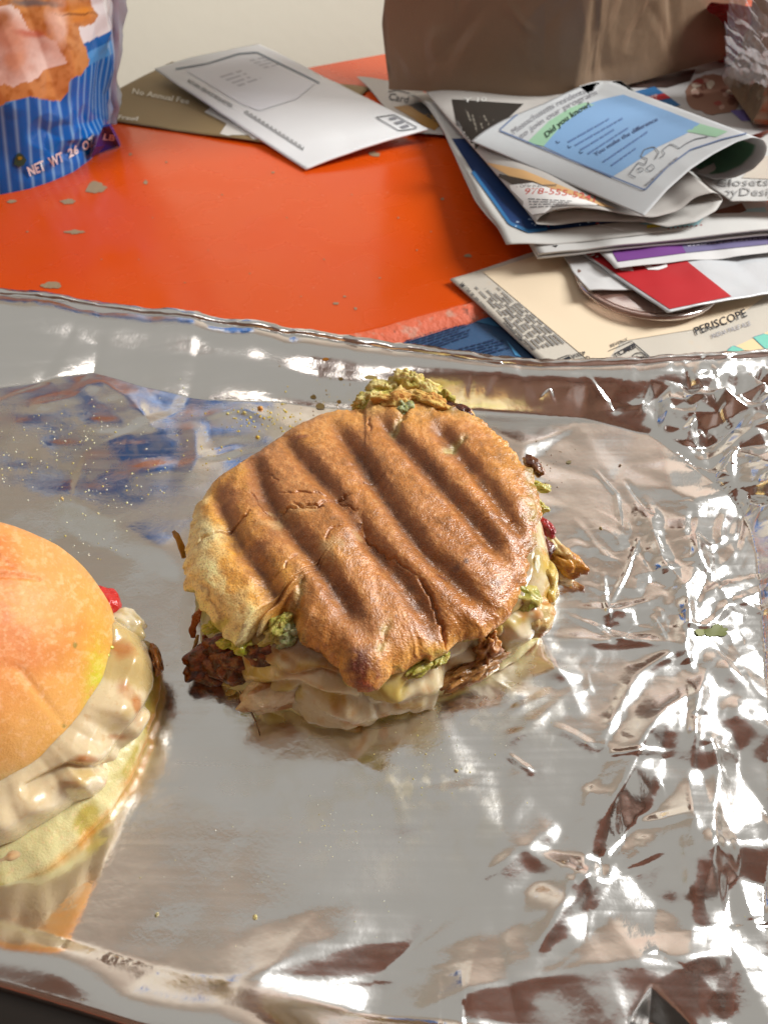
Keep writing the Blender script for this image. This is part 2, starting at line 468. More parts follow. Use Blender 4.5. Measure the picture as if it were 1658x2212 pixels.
# ------------------------------------------------------------------ carton, leaflet, and the pile of papers
leaf, ink, _ = sheet('blue_leaflet', [(815, 742, -0.005), (1045, 667, -0.005), (1230, 850, -0.005), (960, 900, -0.005)], srgb(72, 104, 142),
                     'dark blue leaflet with fine print half under the flattened carton', 'leaflet', 'gloss_paper', wav=0.0004)
ink.greek('text', [(868, 730), (1010, 686), (1028, 706), (892, 752)], 5, srgb(30, 50, 84), 0.5, 3)
ink.greek('text', [(892, 754), (1020, 708), (1030, 722), (930, 758)], 3, srgb(30, 50, 84), 0.5, 4)
ink.greek('text', [(945, 765), (1085, 727), (1110, 752), (990, 785)], 5, srgb(30, 50, 84), 0.5, 5)
ink.poly('picture', [(995, 690), (1045, 676), (1080, 708), (1050, 700)], srgb(70, 130, 175))
ink.poly('picture', [(1092, 735), (1125, 772), (1112, 768)], srgb(80, 150, 200))
ink.done()

carton, ink, _ = sheet('beer_carton', [(972, 603, 0.003), (1330, 925, -0.004), (2100, 640, 0.003), (1560, 420, 0.003)], srgb(226, 219, 205),
                       'flattened cream and white beer carton with black lettering under the papers', 'carton', 'card', nu=60, nv=60, wav=0.0012, freq=9, thick=0.0012)
ink.poly('panel', [(1042, 588), (1160, 552), (1500, 470), (1760, 560), (1570, 700), (1340, 738), (1295, 800)], srgb(226, 208, 180), step=20)
ink.text('lettering', "BREWED AND PACKAGED BY CMB, 95 RANTOUL STREET BEVERLY, MA.", (1137, 762), (998, 610), (-9, 5), INK, 0.012)
ink.greek('text', [(1150, 757), (1008, 606), (1062, 600), (1222, 742)], 7, srgb(128, 126, 124), 0.42, 8, ragged=0.45)
ink.text('lettering', "GOVERNMENT WARNING:", (1150, 757), (1090, 694), (-6, 4), INK, 0.02)
for i, w in enumerate(("KEEP", "COLD", "DRINK", "FRESH")):
    x, y = 1238 + i * 9, 774 + i * 9.5
    ink.text('lettering', w, (x, y), (x + (27 if i < 2 else 34), y - 7), (-4, -7), INK, 0.01)
ink.poly('symbol', [(1208, 778), (1228, 770), (1252, 796), (1232, 806)], srgb(25, 30, 40))
ink.line('symbol', [(1202, 777), (1229, 767), (1258, 797), (1232, 811), (1202, 777)], 1.5, INK)
ink.text('lettering', "PERISCOPE", (1502, 725), (1612, 684), (-6, -16), INK, 0.006)
ink.text('lettering', "INDIA PALE ALE", (1537, 732), (1620, 703), (-3, -9), srgb(140, 140, 152), 0.0)
# crest
ink.text('emblem', "BEVERLY", (1318, 752), (1355, 737), (-3, -6), INK)
ink.line('emblem', [(1325, 766), (1368, 743), (1400, 772), (1396, 790)], 2.2, INK)
ink.line('emblem', [(1312, 760), (1362, 738), (1409, 778)], 1.2, INK)
ink.line('emblem', [(1325, 766), (1350, 795)], 2.2, INK)
ink.text('emblem', "CMB", (1335, 770), (1373, 752), (-3, -10), INK, 0.02)
a = np.linspace(0, 2 * np.pi, 30)
ink.line('emblem', np.stack([1379 + 17 * np.cos(a), 777 + 14 * np.sin(a)], -1), 1.8, INK)
ink.line('emblem', [(1364, 782), (1374, 769), (1380, 775), (1386, 770), (1395, 777)], 1.8, INK)
ink.poly('picture', [(1495, 800), (1540, 770), (1658, 716), (1720, 760), (1600, 860)], srgb(228, 205, 160))
for q in ([(1560, 768), (1580, 748), (1602, 756), (1616, 775), (1585, 778)], [(1625, 730), (1650, 722), (1700, 750), (1680, 770), (1648, 752)], [(1508, 790), (1520, 776), (1534, 790)]):
    ink.poly('picture', q, srgb(118, 196, 178), 0.0004)
    ink.line('picture', q + [q[0]], 2.5, srgb(70, 120, 150), 0.0005)
ink.done()

# smoked round lid under the mailer
c = G(1396, 598, 0.006)
lid = tag(empty('round_lid'), 'smoky brown round plastic lid peeping out under the red mailer', 'lid')
def lathe(name, c, prof, n, mate, parent, col=None):
    a = np.linspace(0, 2 * np.pi, n, endpoint=False)
    P = np.stack([np.stack([c[0] + r * np.cos(a), c[1] + r * np.sin(a), np.full_like(a, z)], -1) for r, z in prof], 1)
    return grid(name, P, col, mate, parent, wrap=True)
lathe('lid_rim', c, [(0.0365, 0.0052), (0.0370, 0.0066), (0.0395, 0.0068), (0.0412, 0.0062), (0.0415, 0.0044), (0.0400, 0.0040)], 120, M['lid'], lid)
lathe('lid_top', c, [(0.0, 0.0058), (0.020, 0.0058), (0.0300, 0.0060), (0.0340, 0.0056), (0.0364, 0.0054)], 120, M['lid'], lid)

sheet('torn_paper', [(1212, 553, 0.006), (1268, 636, 0.0065), (1380, 628, 0.007), (1330, 520, 0.007)], srgb(222, 222, 222),
      'small plain white paper corner beside the red mailer', 'paper', wav=0.003, freq=25, seed=4, thick=0.0006)
mailer, ink, _ = sheet('red_mailer', [(1250, 545, 0.008), (1440, 677, 0.010), (1760, 615, 0.009), (1560, 470, 0.008)], srgb(222, 226, 230),
                       'glossy red and white mailer below the purple printed sheet', 'mailer', 'gloss_paper', wav=0.003, freq=16, seed=6, thick=0.0005)
ink.poly('panel', [(1262, 548), (1445, 668), (1578, 641), (1470, 555), (1380, 500)], srgb(176, 36, 42), step=8)
ink.text('lettering', "C", (1392, 588), (1440, 578), (-8, -26), srgb(235, 235, 235), 0.05)
ink.text('lettering', "r.", (1272, 563), (1292, 556), (-4, -9), srgb(235, 235, 235), 0.04)
ink.done()
pur, ink, _ = sheet('purple_sheet', [(1288, 540, 0.012), (1327, 581, 0.012), (1800, 536, 0.011), (1720, 455, 0.013)], srgb(232, 232, 232),
                    'white sheet with purple picture just above the red mailer', 'newspaper page', wav=0.0015, freq=18, seed=7)
ink.poly('picture', [(1313, 530), (1333, 566), (1480, 547), (1460, 510)], srgb(112, 62, 132))
ink.poly('picture', [(1480, 547), (1700, 524), (1690, 490), (1460, 510)], srgb(110, 104, 140), 0.00025)
ink.greek('text', [(1484, 536), (1690, 514), (1688, 498), (1480, 518)], 3, srgb(205, 205, 220), 0.35, 7)
ink.done()
for i in range(2):
    o, ink, _ = sheet('folded_newspaper', [(1142 + 4 * i, 527 - 2 * i, 0.0145 + 0.0022 * i), (1160 + 2 * i, 556 - 8 * i, 0.0140 + 0.0022 * i), (1800, 492 - 6 * i, 0.0165 + 0.002 * i), (1760, 430, 0.0165 + 0.002 * i)], srgb(225, 225, 222),
                      ('plain white newsprint fold directly over the purple sheet', 'white newsprint fold with a black square second in the pile')[i], 'newspaper',
                      wav=0.0018, freq=14, seed=20 + i, thick=0.0011)
    if i == 1: ink.poly('print', [(1178, 533), (1186, 547), (1212, 544), (1204, 530)], srgb(35, 40, 42))
    ink.done()

# newspaper with the starry blue page: a traced left edge, three layers
LE = smooth([(888, 203), (925, 225), (960, 280), (985, 330), (1020, 400), (1035, 432), (1055, 460), (1082, 492), (1098, 527)], 60)
for i in range(3):
    k0 = LE + np.array([[3.0 * (2 - i) * -1.2, 0]]) + np.stack([3 * np.sin(np.linspace(0, 7 + i, 60) + i), np.zeros(60)], -1)
    zl = np.interp(np.linspace(0, 1, 60), [0, 0.35, 0.7, 0.85, 1], [0.010, 0.016, 0.021, 0.024, 0.021]) + 0.0012 * (i - 2)
    A = G(k0[:, 0], k0[:, 1], zl)
    dirv = G(1700, 462, 0.022) - G(1098, 527, 0.021); dirv[2] = 0.0
    u = np.linspace(0, 1, 50)
    P = A[:, None, :] + dirv[None, None, :] * u[None, :, None]
    P[..., 2] += (np.abs(fbm(P * [1, 1, 0], 9, 3, 31)) * 0.0016) * sstep(0, 0.1, u)[None, :] - 0.0035 * sstep(0.0, 0.2, u)[None, :]
    o = grid('newspaper', P, np.tile(srgb(196, 196, 192), (P.shape[0] * P.shape[1], 1)), M['paper'], flip=np.cross(P[1, 0] - P[0, 0], P[0, 1] - P[0, 0])[2] < 0)
    thicken(o, 0.0004)
    tag(o, ('lowest newsprint leaf with wavy left edge under the starry page', 'middle newsprint leaf with wavy left edge under the starry page', 'open newspaper page with dark blue starry picture and white margin')[i], 'newspaper')
ink = Ink(bvh_of(P), o)
ink.poly('picture', [(975, 300), (1020, 372), (1062, 430), (1098, 482), (1140, 503), (1290, 486), (1378, 475), (1300, 380), (1100, 300)], srgb(28, 58, 106), step=12)
ink.line('picture', [(1020, 372), (1062, 430), (1100, 484), (1140, 501), (1180, 497)], 7, srgb(50, 110, 160), 0.0006)
for i in range(26):
    x = random.uniform(1100, 1370); y = 497 - (x - 1100) * 0.07 + random.uniform(-20, 3)
    ink.poly('print_dots', ragged(x, y, random.uniform(1.5, 4), 1.6, 7, i), srgb(170, 195, 225) if i % 5 else srgb(200, 70, 60), 0.0005, 20)
ink.line('picture', [(1290, 486), (1345, 500)], 1.5, srgb(235, 235, 235), 0.0006)
ink.poly('picture', [(1378, 484), (1470, 468), (1650, 448), (1658, 470), (1450, 494)], srgb(156, 200, 208), step=12)
ink.poly('picture', [(1520, 462), (1600, 440), (1610, 456), (1560, 474)], srgb(110, 66, 48), 0.0004)
ink.poly('picture', [(1395, 487), (1428, 482), (1424, 491), (1395, 494)], srgb(220, 200, 70), 0.0004)
for i in range(24):
    x = 1440 + i * 10
    ink.poly('print', [(x, 494 - i * 1.0), (x + 4, 493.4 - i * 1.0), (x + 4, 496 - i), (x, 496.4 - i)], srgb(150, 70, 70), 0.0005, 20)
ink.done()

# generic rolled sheet: profile runs along the near edge, the sheet extends back along an axis
def rolled(name, base, axis, prof, nv, col, label, cat, back=None, wav=0.0, thick=0.0003):
    """base: profile points (px,py,z) along the near edge; axis: world vector to the far edge"""
    B = smooth(GP(prof), 90, 2)
    v = np.linspace(0, 1, nv)
    ax = np.asarray(axis, float)
    P = B[:, None, :] + ax[None, None, :] * v[None, :, None]
    if back is not None:
        Z = P[..., 2]
        P[..., 2] = Z * (1 - sstep(0.0, 1.0, v))[None, :] + (back + 0.3 * (Z - back)) * sstep(0.0, 1.0, v)[None, :]
    if wav: P[..., 2] += fbm(P * [1, 1, 0], 14, 2, 9) * wav
    o = grid(name, P, np.tile(np.asarray(col, float) * 0.72, (P.shape[0] * nv, 1)), M['paper'], flip=np.cross(P[1, 0] - P[0, 0], P[0, 1] - P[0, 0])[2] < 0)
    thicken(o, 0.0002, 0)
    tag(o, label, cat)
    return o, Ink(bvh_of(P), o), P

# folded page with the red telephone number; left fold from the bag down to (1150,483)
ax = G(905, 205, 0.014) - G(1150, 483, 0.027); ax[2] = 0
o, ink, _ = rolled('folded_page', None, ax, [(1395, 478, 0.0255), (1330, 478, 0.0245), (1260, 478, 0.0245), (1200, 486, 0.0245), (1152, 484, 0.0262), (1165, 466, 0.0295), (1200, 451, 0.0335), (1245, 446, 0.0345), (1300, 453, 0.033), (1350, 463, 0.030), (1410, 470, 0.028), (1465, 455, 0.0295), (1500, 425, 0.035), (1540, 415, 0.037)],
                   50, srgb(206, 202, 196), 'folded newspaper page with red phone number beneath the blue flyer', 'newspaper', back=0.0165)
ink.poly('picture', [(975, 215), (1130, 225), (1060, 290), (1020, 330), (995, 320)], srgb(50, 46, 42), 0.0002)
for i in range(7): ink.line('picture', [(1005 + i * 13, 235 + (i * 37) % 16), (1016 + i * 13, 262 + (i * 23) % 30)], 4, srgb(120, 115, 105), 0.0003)
ink.text('lettering', "Y 10", (1000, 222), (1050, 220), (1, -9), srgb(210, 210, 205), 0.02)
ink.poly('picture', [(1045, 350), (1130, 368), (1330, 452), (1250, 437), (1150, 410)], srgb(205, 165, 115), 0.0002)
ink.poly('picture', [(1060, 372), (1150, 392), (1230, 425), (1120, 408)], srgb(70, 62, 56), 0.0003)
ink.poly('panel', [(1090, 402), (1150, 396), (1250, 428), (1330, 458), (1240, 452), (1140, 466)], srgb(236, 236, 234), 0.00035)
ink.text('lettering', "978-555-5241", (1131, 421), (1282, 438), (3, -13), srgb(200, 96, 86), 0.008, lift=0.0005, bend=0.5)
ink.text('lettering', "Call for an appointment", (1122, 406), (1200, 404), (2, -7), srgb(90, 90, 95), 0, lift=0.0005)
ink.greek('text', [(1140, 428), (1250, 436), (1240, 446), (1145, 452)], 4, srgb(120, 120, 124), 0.45, 12)
ink.line('print', [(985, 262), (1020, 320), (1090, 410), (1143, 466), (1160, 452)], 1.5, srgb(130, 128, 128), 0.0004)
for q in ((990, 262, 1000, 280), (1030, 330, 1055, 362), (1075, 400, 1086, 414)):
    ink.greek('text', [(q[0], q[1]), (q[2], q[3]), (q[2] - 6, q[3] + 3), (q[0] - 6, q[1] + 3)], 2, srgb(110, 108, 108), 0.6, q[0])
ink.done()

# page lettered "closets / Design" that comes out on the right
ax = G(1420, 330, 0.020) - G(1640, 428, 0.030); ax[2] = 0
o, ink, _ = rolled('closet_page', None, ax, [(1395, 480, 0.024), (1440, 490, 0.023), (1500, 480, 0.024), (1545, 455, 0.0265), (1560, 432, 0.029), (1550, 418, 0.032), (1500, 410, 0.034)][::-1] + [],
                   20, srgb(205, 203, 198), 'curled newsprint edge tucked below the folded page', 'newspaper', back=0.02)
ink.done()
o, ink, _ = sheet('closet_flyer', [(1496, 375, 0.031), (1575, 440, 0.028), (1800, 432, 0.030), (1700, 270, 0.030)], srgb(216, 215, 212),
                  'white page lettered about closet design right of the curled flyer', 'newspaper page', wav=0.002, freq=14, seed=41)
ink.text('lettering', "Closets", (1545, 404), (1658, 402), (2, -17), srgb(150, 150, 150), 0.0)
ink.text('lettering', "byDesign", (1560, 424), (1690, 424), (2, -17), srgb(150, 150, 150), 0.0)
ink.poly('picture', [(1600, 385), (1640, 340), (1700, 330), (1700, 390)], srgb(190, 180, 168))
ink.done()

# circular at the back right with food pictures
o, ink, _ = sheet('food_circular', [(1270, 215, 0.017), (1485, 345, 0.028), (1740, 250, 0.018), (1545, 112, 0.010)], srgb(220, 221, 222),
                  'shopping circular with round food photo at the right of the brown bag', 'circular', wav=0.002, freq=12, seed=43)
ink.poly('picture', ragged(1538, 205, 58, 42, 40, 2, 0.15), srgb(146, 112, 96), 0.0002)
for i in range(16):
    x, y = 1538 + random.uniform(-42, 42), 205 + random.uniform(-30, 30)
    ink.poly('picture', ragged(x, y, random.uniform(6, 14), random.uniform(4, 9), 12, i + 60), (srgb(190, 160, 146), srgb(110, 72, 60), srgb(150, 70, 66), srgb(206, 196, 180))[i % 4], 0.0003, 20)
ink.poly('panel', [(1345, 205), (1412, 188), (1468, 228), (1392, 248)], srgb(38, 108, 164), 0.0003)
ink.poly('panel', [(1358, 219), (1433, 203), (1447, 213), (1372, 228)], srgb(186, 40, 52), 0.0005)
ink.text('lettering', "OFF", (1395, 219), (1420, 212), (-3, -7), srgb(225, 190, 190), 0.02, 0.0007)
ink.poly('panel', [(1415, 252), (1450, 238), (1500, 272), (1470, 282)], srgb(120, 122, 118), 0.0003)
ink.greek('text', [(1480, 262), (1500, 248), (1560, 292), (1540, 300)], 4, srgb(130, 140, 130), 0.4, 5)
ink.poly('picture', [(1440, 190), (1310, 190), (1420, 160), (1500, 150), (1490, 175)], srgb(66, 50, 46), 0.0002)
ink.poly('panel', [(1595, 190), (1640, 226), (1625, 222), (1590, 198)], srgb(214, 90, 80), 0.0003)
ink.poly('panel', [(1575, 240), (1630, 236), (1640, 262), (1600, 262)], srgb(120, 112, 176), 0.0003)
ink.done()

# top flyer, curled at its right end
A = G(1390, 467, 0.040); Bv = G(1017, 305, 0.030) - A
prof = [(1390, 467, 0.036), (1440, 410, 0.044), (1490, 365, 0.050), (1540, 332, 0.054), (1590, 306, 0.057), (1625, 296, 0.0585), (1648, 302, 0.0565), (1656, 318, 0.052), (1650, 340, 0.046), (1625, 366, 0.039), (1585, 384, 0.034), (1545, 388, 0.0325), (1505, 376, 0.0335), (1480, 365, 0.034)]
B = smooth(GP(prof), 140, 3)
v = np.linspace(0, 1, 60)
tgt = np.array([(1017, 305, 0.030)]); far0 = GP(tgt)[0] - B[0]
farv = G(1290, 180, 0.027) - G(1600, 300, 0.057)
sB = np.linspace(0, 1, 140)
P = np.empty((140, 60, 3))
wgt = sstep(0, 0.45, sB)[:, None]
P[:] = B[:, None, :] + v[None, :, None] * (far0[None, :] * (1 - wgt) + farv[None, :] * wgt)[:, None, :]
P[..., 2] += np.sin(np.pi * v)[None, :] * 0.004 * np.sin(np.pi * np.clip(sB * 2.2, 0, 1))[:, None]
P[..., 2] = np.maximum(P[..., 2], 0.0285)
flyer = grid('blue_flyer', P, None, M['paper'], flip=np.cross(P[1, 0] - P[0, 0], P[0, 1] - P[0, 0])[2] < 0)
me = flyer.data; ca = me.color_attributes.new('Col', 'FLOAT_COLOR', 'POINT')
cc = np.tile(np.r_[srgb(190, 194, 196), 0.5], (140, 60, 1)).reshape(140, 60, 4)
gm = ((sB > 0.66) & (sB < 0.86))[:, None] & ((v > 0.06) & (v < 0.9))[None, :]
cc[gm, :3] = srgb(84, 130, 104)
ca.data.foreach_set('color', cc.astype(np.float32).ravel())
thicken(flyer, 0.0002, 0)
tag(flyer, 'top white flyer with light blue and green panels, right end curled over', 'flyer')
ink = Ink(bvh_of(P), flyer)
BLU = srgb(126, 164, 204)
ink.poly('panel', [(1173, 317), (1213, 270), (1262, 228), (1300, 215), (1345, 205), (1440, 240), (1510, 268), (1480, 290), (1420, 318), (1380, 345), (1318, 385)], BLU, 0.0002, 10)
ink.poly('panel', [(1138, 308), (1173, 317), (1213, 270), (1262, 236), (1285, 226), (1262, 222), (1230, 234), (1185, 262)], srgb(150, 190, 160), 0.0002, 10)
ink.poly('panel', [(1480, 285), (1510, 268), (1570, 285), (1545, 297)], srgb(150, 190, 160), 0.0002, 10)
NV = srgb(104, 122, 156)
ink.line('border', [(1230, 193), (1160, 220), (1112, 252), (1077, 283), (1240, 350), (1392, 412), (1440, 362), (1490, 325), (1560, 302), (1610, 290)], 3, NV)
ink.text('lettering', "Did you know!", (1180, 300), (1275, 232), (-6, -11), srgb(50, 70, 60), 0.015, bend=0.35)
ink.text('lettering', "Massachusetts residents", (1110, 292), (1265, 203), (-6, -11), srgb(140, 140, 146), 0.0, bend=0.55)
ink.text('lettering', "to join our program", (1125, 302), (1290, 205), (-5, -10), srgb(140, 140, 146), 0.0, bend=0.6)
for k_, (p, q) in enumerate([((1225, 305), (1330, 245)), ((1240, 312), (1345, 252)), ((1252, 322), (1340, 268)), ((1268, 330), (1360, 270)), ((1300, 348), (1400, 280)), ((1318, 355), (1380, 312))]):
    e = np.array(q) - np.array(p); n = np.array([3.0, 7.0])
    ink.greek('text', [p, q, tuple(np.array(q) + n), tuple(np.array(p) + n)], 1, srgb(92, 120, 164), 0.5, k_, ragged=0.2)
ink.text('lettering', "You make the difference", (1285, 340), (1420, 262), (-4, -8), srgb(74, 92, 130), 0.01, bend=0.3)
for p in ((1204, 312), (1229, 322), (1254, 334)): ink.line('symbol', [(p[0] - 4, p[1] - 6), p, (p[0] + 4, p[1] - 4)], 1.8, srgb(45, 62, 96))
ink.line('picture', [(1372, 385), (1358, 378), (1378, 352), (1392, 358), (1398, 345), (1382, 340), (1390, 325), (1410, 318), (1422, 330), (1414, 345)], 2, srgb(110, 114, 120))
ink.line('picture', [(1425, 342), (1436, 335), (1428, 326), (1448, 312), (1466, 322), (1480, 312), (1500, 302), (1530, 296)], 2, srgb(120, 124, 130))
ink.line('picture', [(1376, 366), (1386, 362), (1390, 370), (1380, 374), (1376, 366)], 1.6, srgb(110, 114, 120))
ink.line('picture', [(1394, 366), (1406, 356), (1414, 364), (1402, 373), (1394, 366)], 1.6, srgb(110, 114, 120))
ink.greek('text', [(1392, 398), (1470, 330), (1475, 335), (1397, 403)], 1, srgb(140, 142, 148), 0.6, 33)
ink.done()

# ------------------------------------------------------------------ envelopes
o, ink, _ = sheet('gold_mailer', [(150, 247, 0.0012), (640, 322, 0.0012), (800, 190, 0.0012), (372, 133, 0.004)], srgb(162, 138, 96),
                  'gold coloured envelope with white lettering beside the snack bag', 'envelope', wav=0.0012, freq=10, seed=51, thick=0.0008)
ink.poly('panel', [(442, 243), (465, 225), (560, 225), (720, 250), (640, 321), (540, 306), (475, 290), (490, 268)], srgb(216, 214, 208), 0.0003)
ink.text('lettering', "No Annual Fee", (286, 203), (408, 226), (3, -11), srgb(232, 226, 210), 0.01)
ink.text('lettering', "$0 Fraud", (230, 256), (298, 262), (2, -9), srgb(232, 226, 210), 0.01)
ink.done()
o, ink, _ = sheet('card_offer_letter', [(770, 165, 0.003), (905, 190, 0.004), (1010, 300, 0.004), (880, 285, 0.002)], srgb(206, 202, 196),
                  'printed letter with gold and dark panels squeezed between envelope and newspapers', 'letter', wav=0.002, freq=16, seed=52)
ink.poly('panel', [(850, 232), (880, 228), (960, 262), (930, 290), (900, 262)], srgb(150, 112, 58), 0.0003)
ink.poly('panel', [(880, 228), (930, 215), (1000, 280), (960, 276)], srgb(60, 58, 60), 0.0003)
ink.text('lettering', "Card", (838, 216), (880, 224), (4, -15), srgb(60, 60, 64), 0.01)
ink.line('symbol', [(838, 200), (855, 195), (885, 203)], 2, srgb(70, 70, 74))
ink.done()
def env_shape(u, v):
    z = np.zeros(u.shape + (3,)); z[..., 2] = 0.0025 * np.sin(np.pi * v) * (1 - u * 0.3); return z
o, ink, _ = sheet('window_envelope', [(660, 366, 0.0018), (335, 150, 0.0125), (560, 95, 0.013), (925, 281, 0.0095)], srgb(248, 250, 252),
                  'white window envelope lying across the gold envelope', 'envelope', nu=60, nv=40, wav=0.0010, freq=11, seed=53, thick=0.0012, shape=env_shape)
ink.poly('window', [(402, 153), (480, 132), (535, 119), (560, 122), (680, 182), (640, 215), (560, 240), (520, 225)], srgb(214, 216, 222), 0.0003)
ink.line('print', [(380, 150), (450, 138), (515, 117), (555, 114), (690, 180)], 3.2, srgb(120, 130, 142), 0.0005)
ink.greek('text', [(470, 165), (520, 150), (570, 172), (520, 190)], 4, srgb(180, 182, 190), 0.45, 3, lift=0.0005)
ink.greek('text', [(535, 130), (570, 122), (610, 142), (575, 150)], 4, srgb(180, 182, 190), 0.45, 4, lift=0.0005)
ink.text('lettering', "RETURN SERVICE REQUESTED", (405, 178), (500, 234), (4, -6), srgb(70, 74, 80), 0.01)
for i in range(44):
    t_ = i / 43.0; x, y = 528 + 125 * t_, 246 + 80 * t_
    hgt = 9 if (i * 7) % 3 else 5
    ink.line('barcode', [(x, y), (x + hgt * 0.35, y - hgt)], 1.5, srgb(80, 82, 86), 0.0003)
ink.line('stamp_box', [(812, 255), (850, 249), (903, 278), (862, 284), (812, 255)], 1.8, srgb(96, 100, 106))
ink.greek('text', [(835, 255), (852, 251), (892, 275), (872, 281)], 3, srgb(130, 132, 138), 0.5, 6)
ink.done()

# ------------------------------------------------------------------ kraft bag
def kraft(name, base, h, label, splay, seed, zb, lean=(0, 0)):
    """upright bag from a base outline; closed side wall with creases, bottom and folded rim"""
    root = tag(empty(name), label, 'paper bag')
    pts = []
    n = len(base); per = 130
    for i in range(n):
        a, b = base[i], base[(i + 1) % n]
        for j in range(per):
            t_ = j / per; t_ = 0.5 - 0.5 * math.cos(math.pi * t_) if False else t_
            pts.append(a + (b - a) * t_)
    pts = np.array(pts); c = base.mean(0)
    # round the corners a little
    for _ in range(3):
        pts = (np.roll(pts, 1, 0) + 2 * pts + np.roll(pts, -1, 0)) / 4
    nz = 200; z = np.linspace(0, 1, nz)
    P = np.empty((len(pts), nz, 3))
    d = pts - c; d /= np.linalg.norm(d, axis=1)[:, None]
    P[..., :2] = pts[:, None, :] + d[:, None, :] * (splay * z)[None, :, None] + np.array(lean)[None, None, :] * z[None, :, None]
    P[..., 2] = zb + h * z[None, :]
    # long creases: tents in (s, z)
    s = np.linspace(0, n, len(pts), endpoint=False)
    SS, ZZ = np.meshgrid(s, z, indexing='ij')
    disp = fbm(np.stack([SS * 1.2, ZZ * 2, 0 * SS], -1), 1.0, 3, seed) * 0.006
    rg = random.Random(seed)
    for _ in range(110):
        s0 = rg.uniform(0, n); z0 = rg.uniform(-0.08, 0.35); ds = rg.uniform(-0.35, 0.35); dz = rg.uniform(0.08, 0.40)
        dd, al = dseg(SS * 0.6, ZZ, [(s0 * 0.6, z0), ((s0 + ds) * 0.6, z0 + dz)])
        disp += rg.choice((-1, 1)) * rg.uniform(0.0010, 0.0036) * np.clip(1 - dd / rg.uniform(0.014, 0.05), 0, 1) * np.sin(np.pi * np.clip(al, 0.02, 1))
    disp *= sstep(0, 0.06, ZZ)
    P[..., :2] += d[:, None, :] * disp[..., None]
    colr = np.tile(srgb(120, 99, 78), (P.shape[0] * nz, 1))
    grid('bag_side', P, colr, M['kraft'], root, wrap=True)
    V = [tuple(p) + (zb + 0.0006,) for p in (pts - c) * 0.995 + c]
    link('bag_bottom', raw_mesh('bag_bottom', V, [list(range(len(V)))], srgb(120, 99, 78), False), root, M['kraft'])
    return root
zb = 0.0205
kb = [G(836, 193, zb)[:2], G(1241, 201, zb + 0.004)[:2], G(1562, 128, zb)[:2]]
kb.append(kb[0] + (kb[2] - kb[1]))
kraft('kraft_paper_bag', np.array(kb), 0.30, 'large brown kraft paper bag standing on the newspapers at the back', 0.010, 11, zb)
c = G(1690, 250, 0.02)[:2]
kraft('small_paper_bag', np.array([c + [-0.034, -0.03], c + [0.06, -0.04], c + [0.06, 0.06], c + [-0.030, 0.055]]), 0.075, 'small crumpled brown paper bag at the right edge of the pile', -0.006, 19, 0.026)

# clear plastic bag in the far right corner
u, v = np.meshgrid(np.linspace(0, 1, 90), np.linspace(0, 1, 90), indexing='ij')
q = GP([(1555, 190, 0.015), (1720, 260, 0.018), (1760, -20, 0.16), (1560, -10, 0.13)])
P = ((1 - u) * (1 - v))[..., None] * q[0] + (u * (1 - v))[..., None] * q[1] + (u * v)[..., None] * q[2] + ((1 - u) * v)[..., None] * q[3]
cr = np.abs(fbm(P, 30, 4, 5)) * 0.018 + np.abs(fbm(P, 90, 2, 8)) * 0.004
P[..., 1] += cr - 0.012; P[..., 2] += cr * 0.4
o = grid('plastic_bag', P, None, M['clear'])
tag(o, 'clear crinkled plastic bag at the top right corner behind the papers', 'plastic bag')
q2 = GP([(1480, 150, 0.004), (1700, 215, 0.004), (1800, 60, 0.07), (1560, 30, 0.07)])
P = ((1 - u) * (1 - v))[..., None] * q2[0] + (u * (1 - v))[..., None] * q2[1] + (u * v)[..., None] * q2[2] + ((1 - u) * v)[..., None] * q2[3]
P[..., 1] += fbm(P, 22, 3, 15) * 0.012 + 0.03
o = grid('red_wrapper', P, np.tile(srgb(150, 30, 34), (8100, 1)), M['gloss_paper'])
tag(o, 'dull red wrapper for the shaded table behind the clear plastic bag', 'standin')  # added red sheet in place of the shaded tabletop

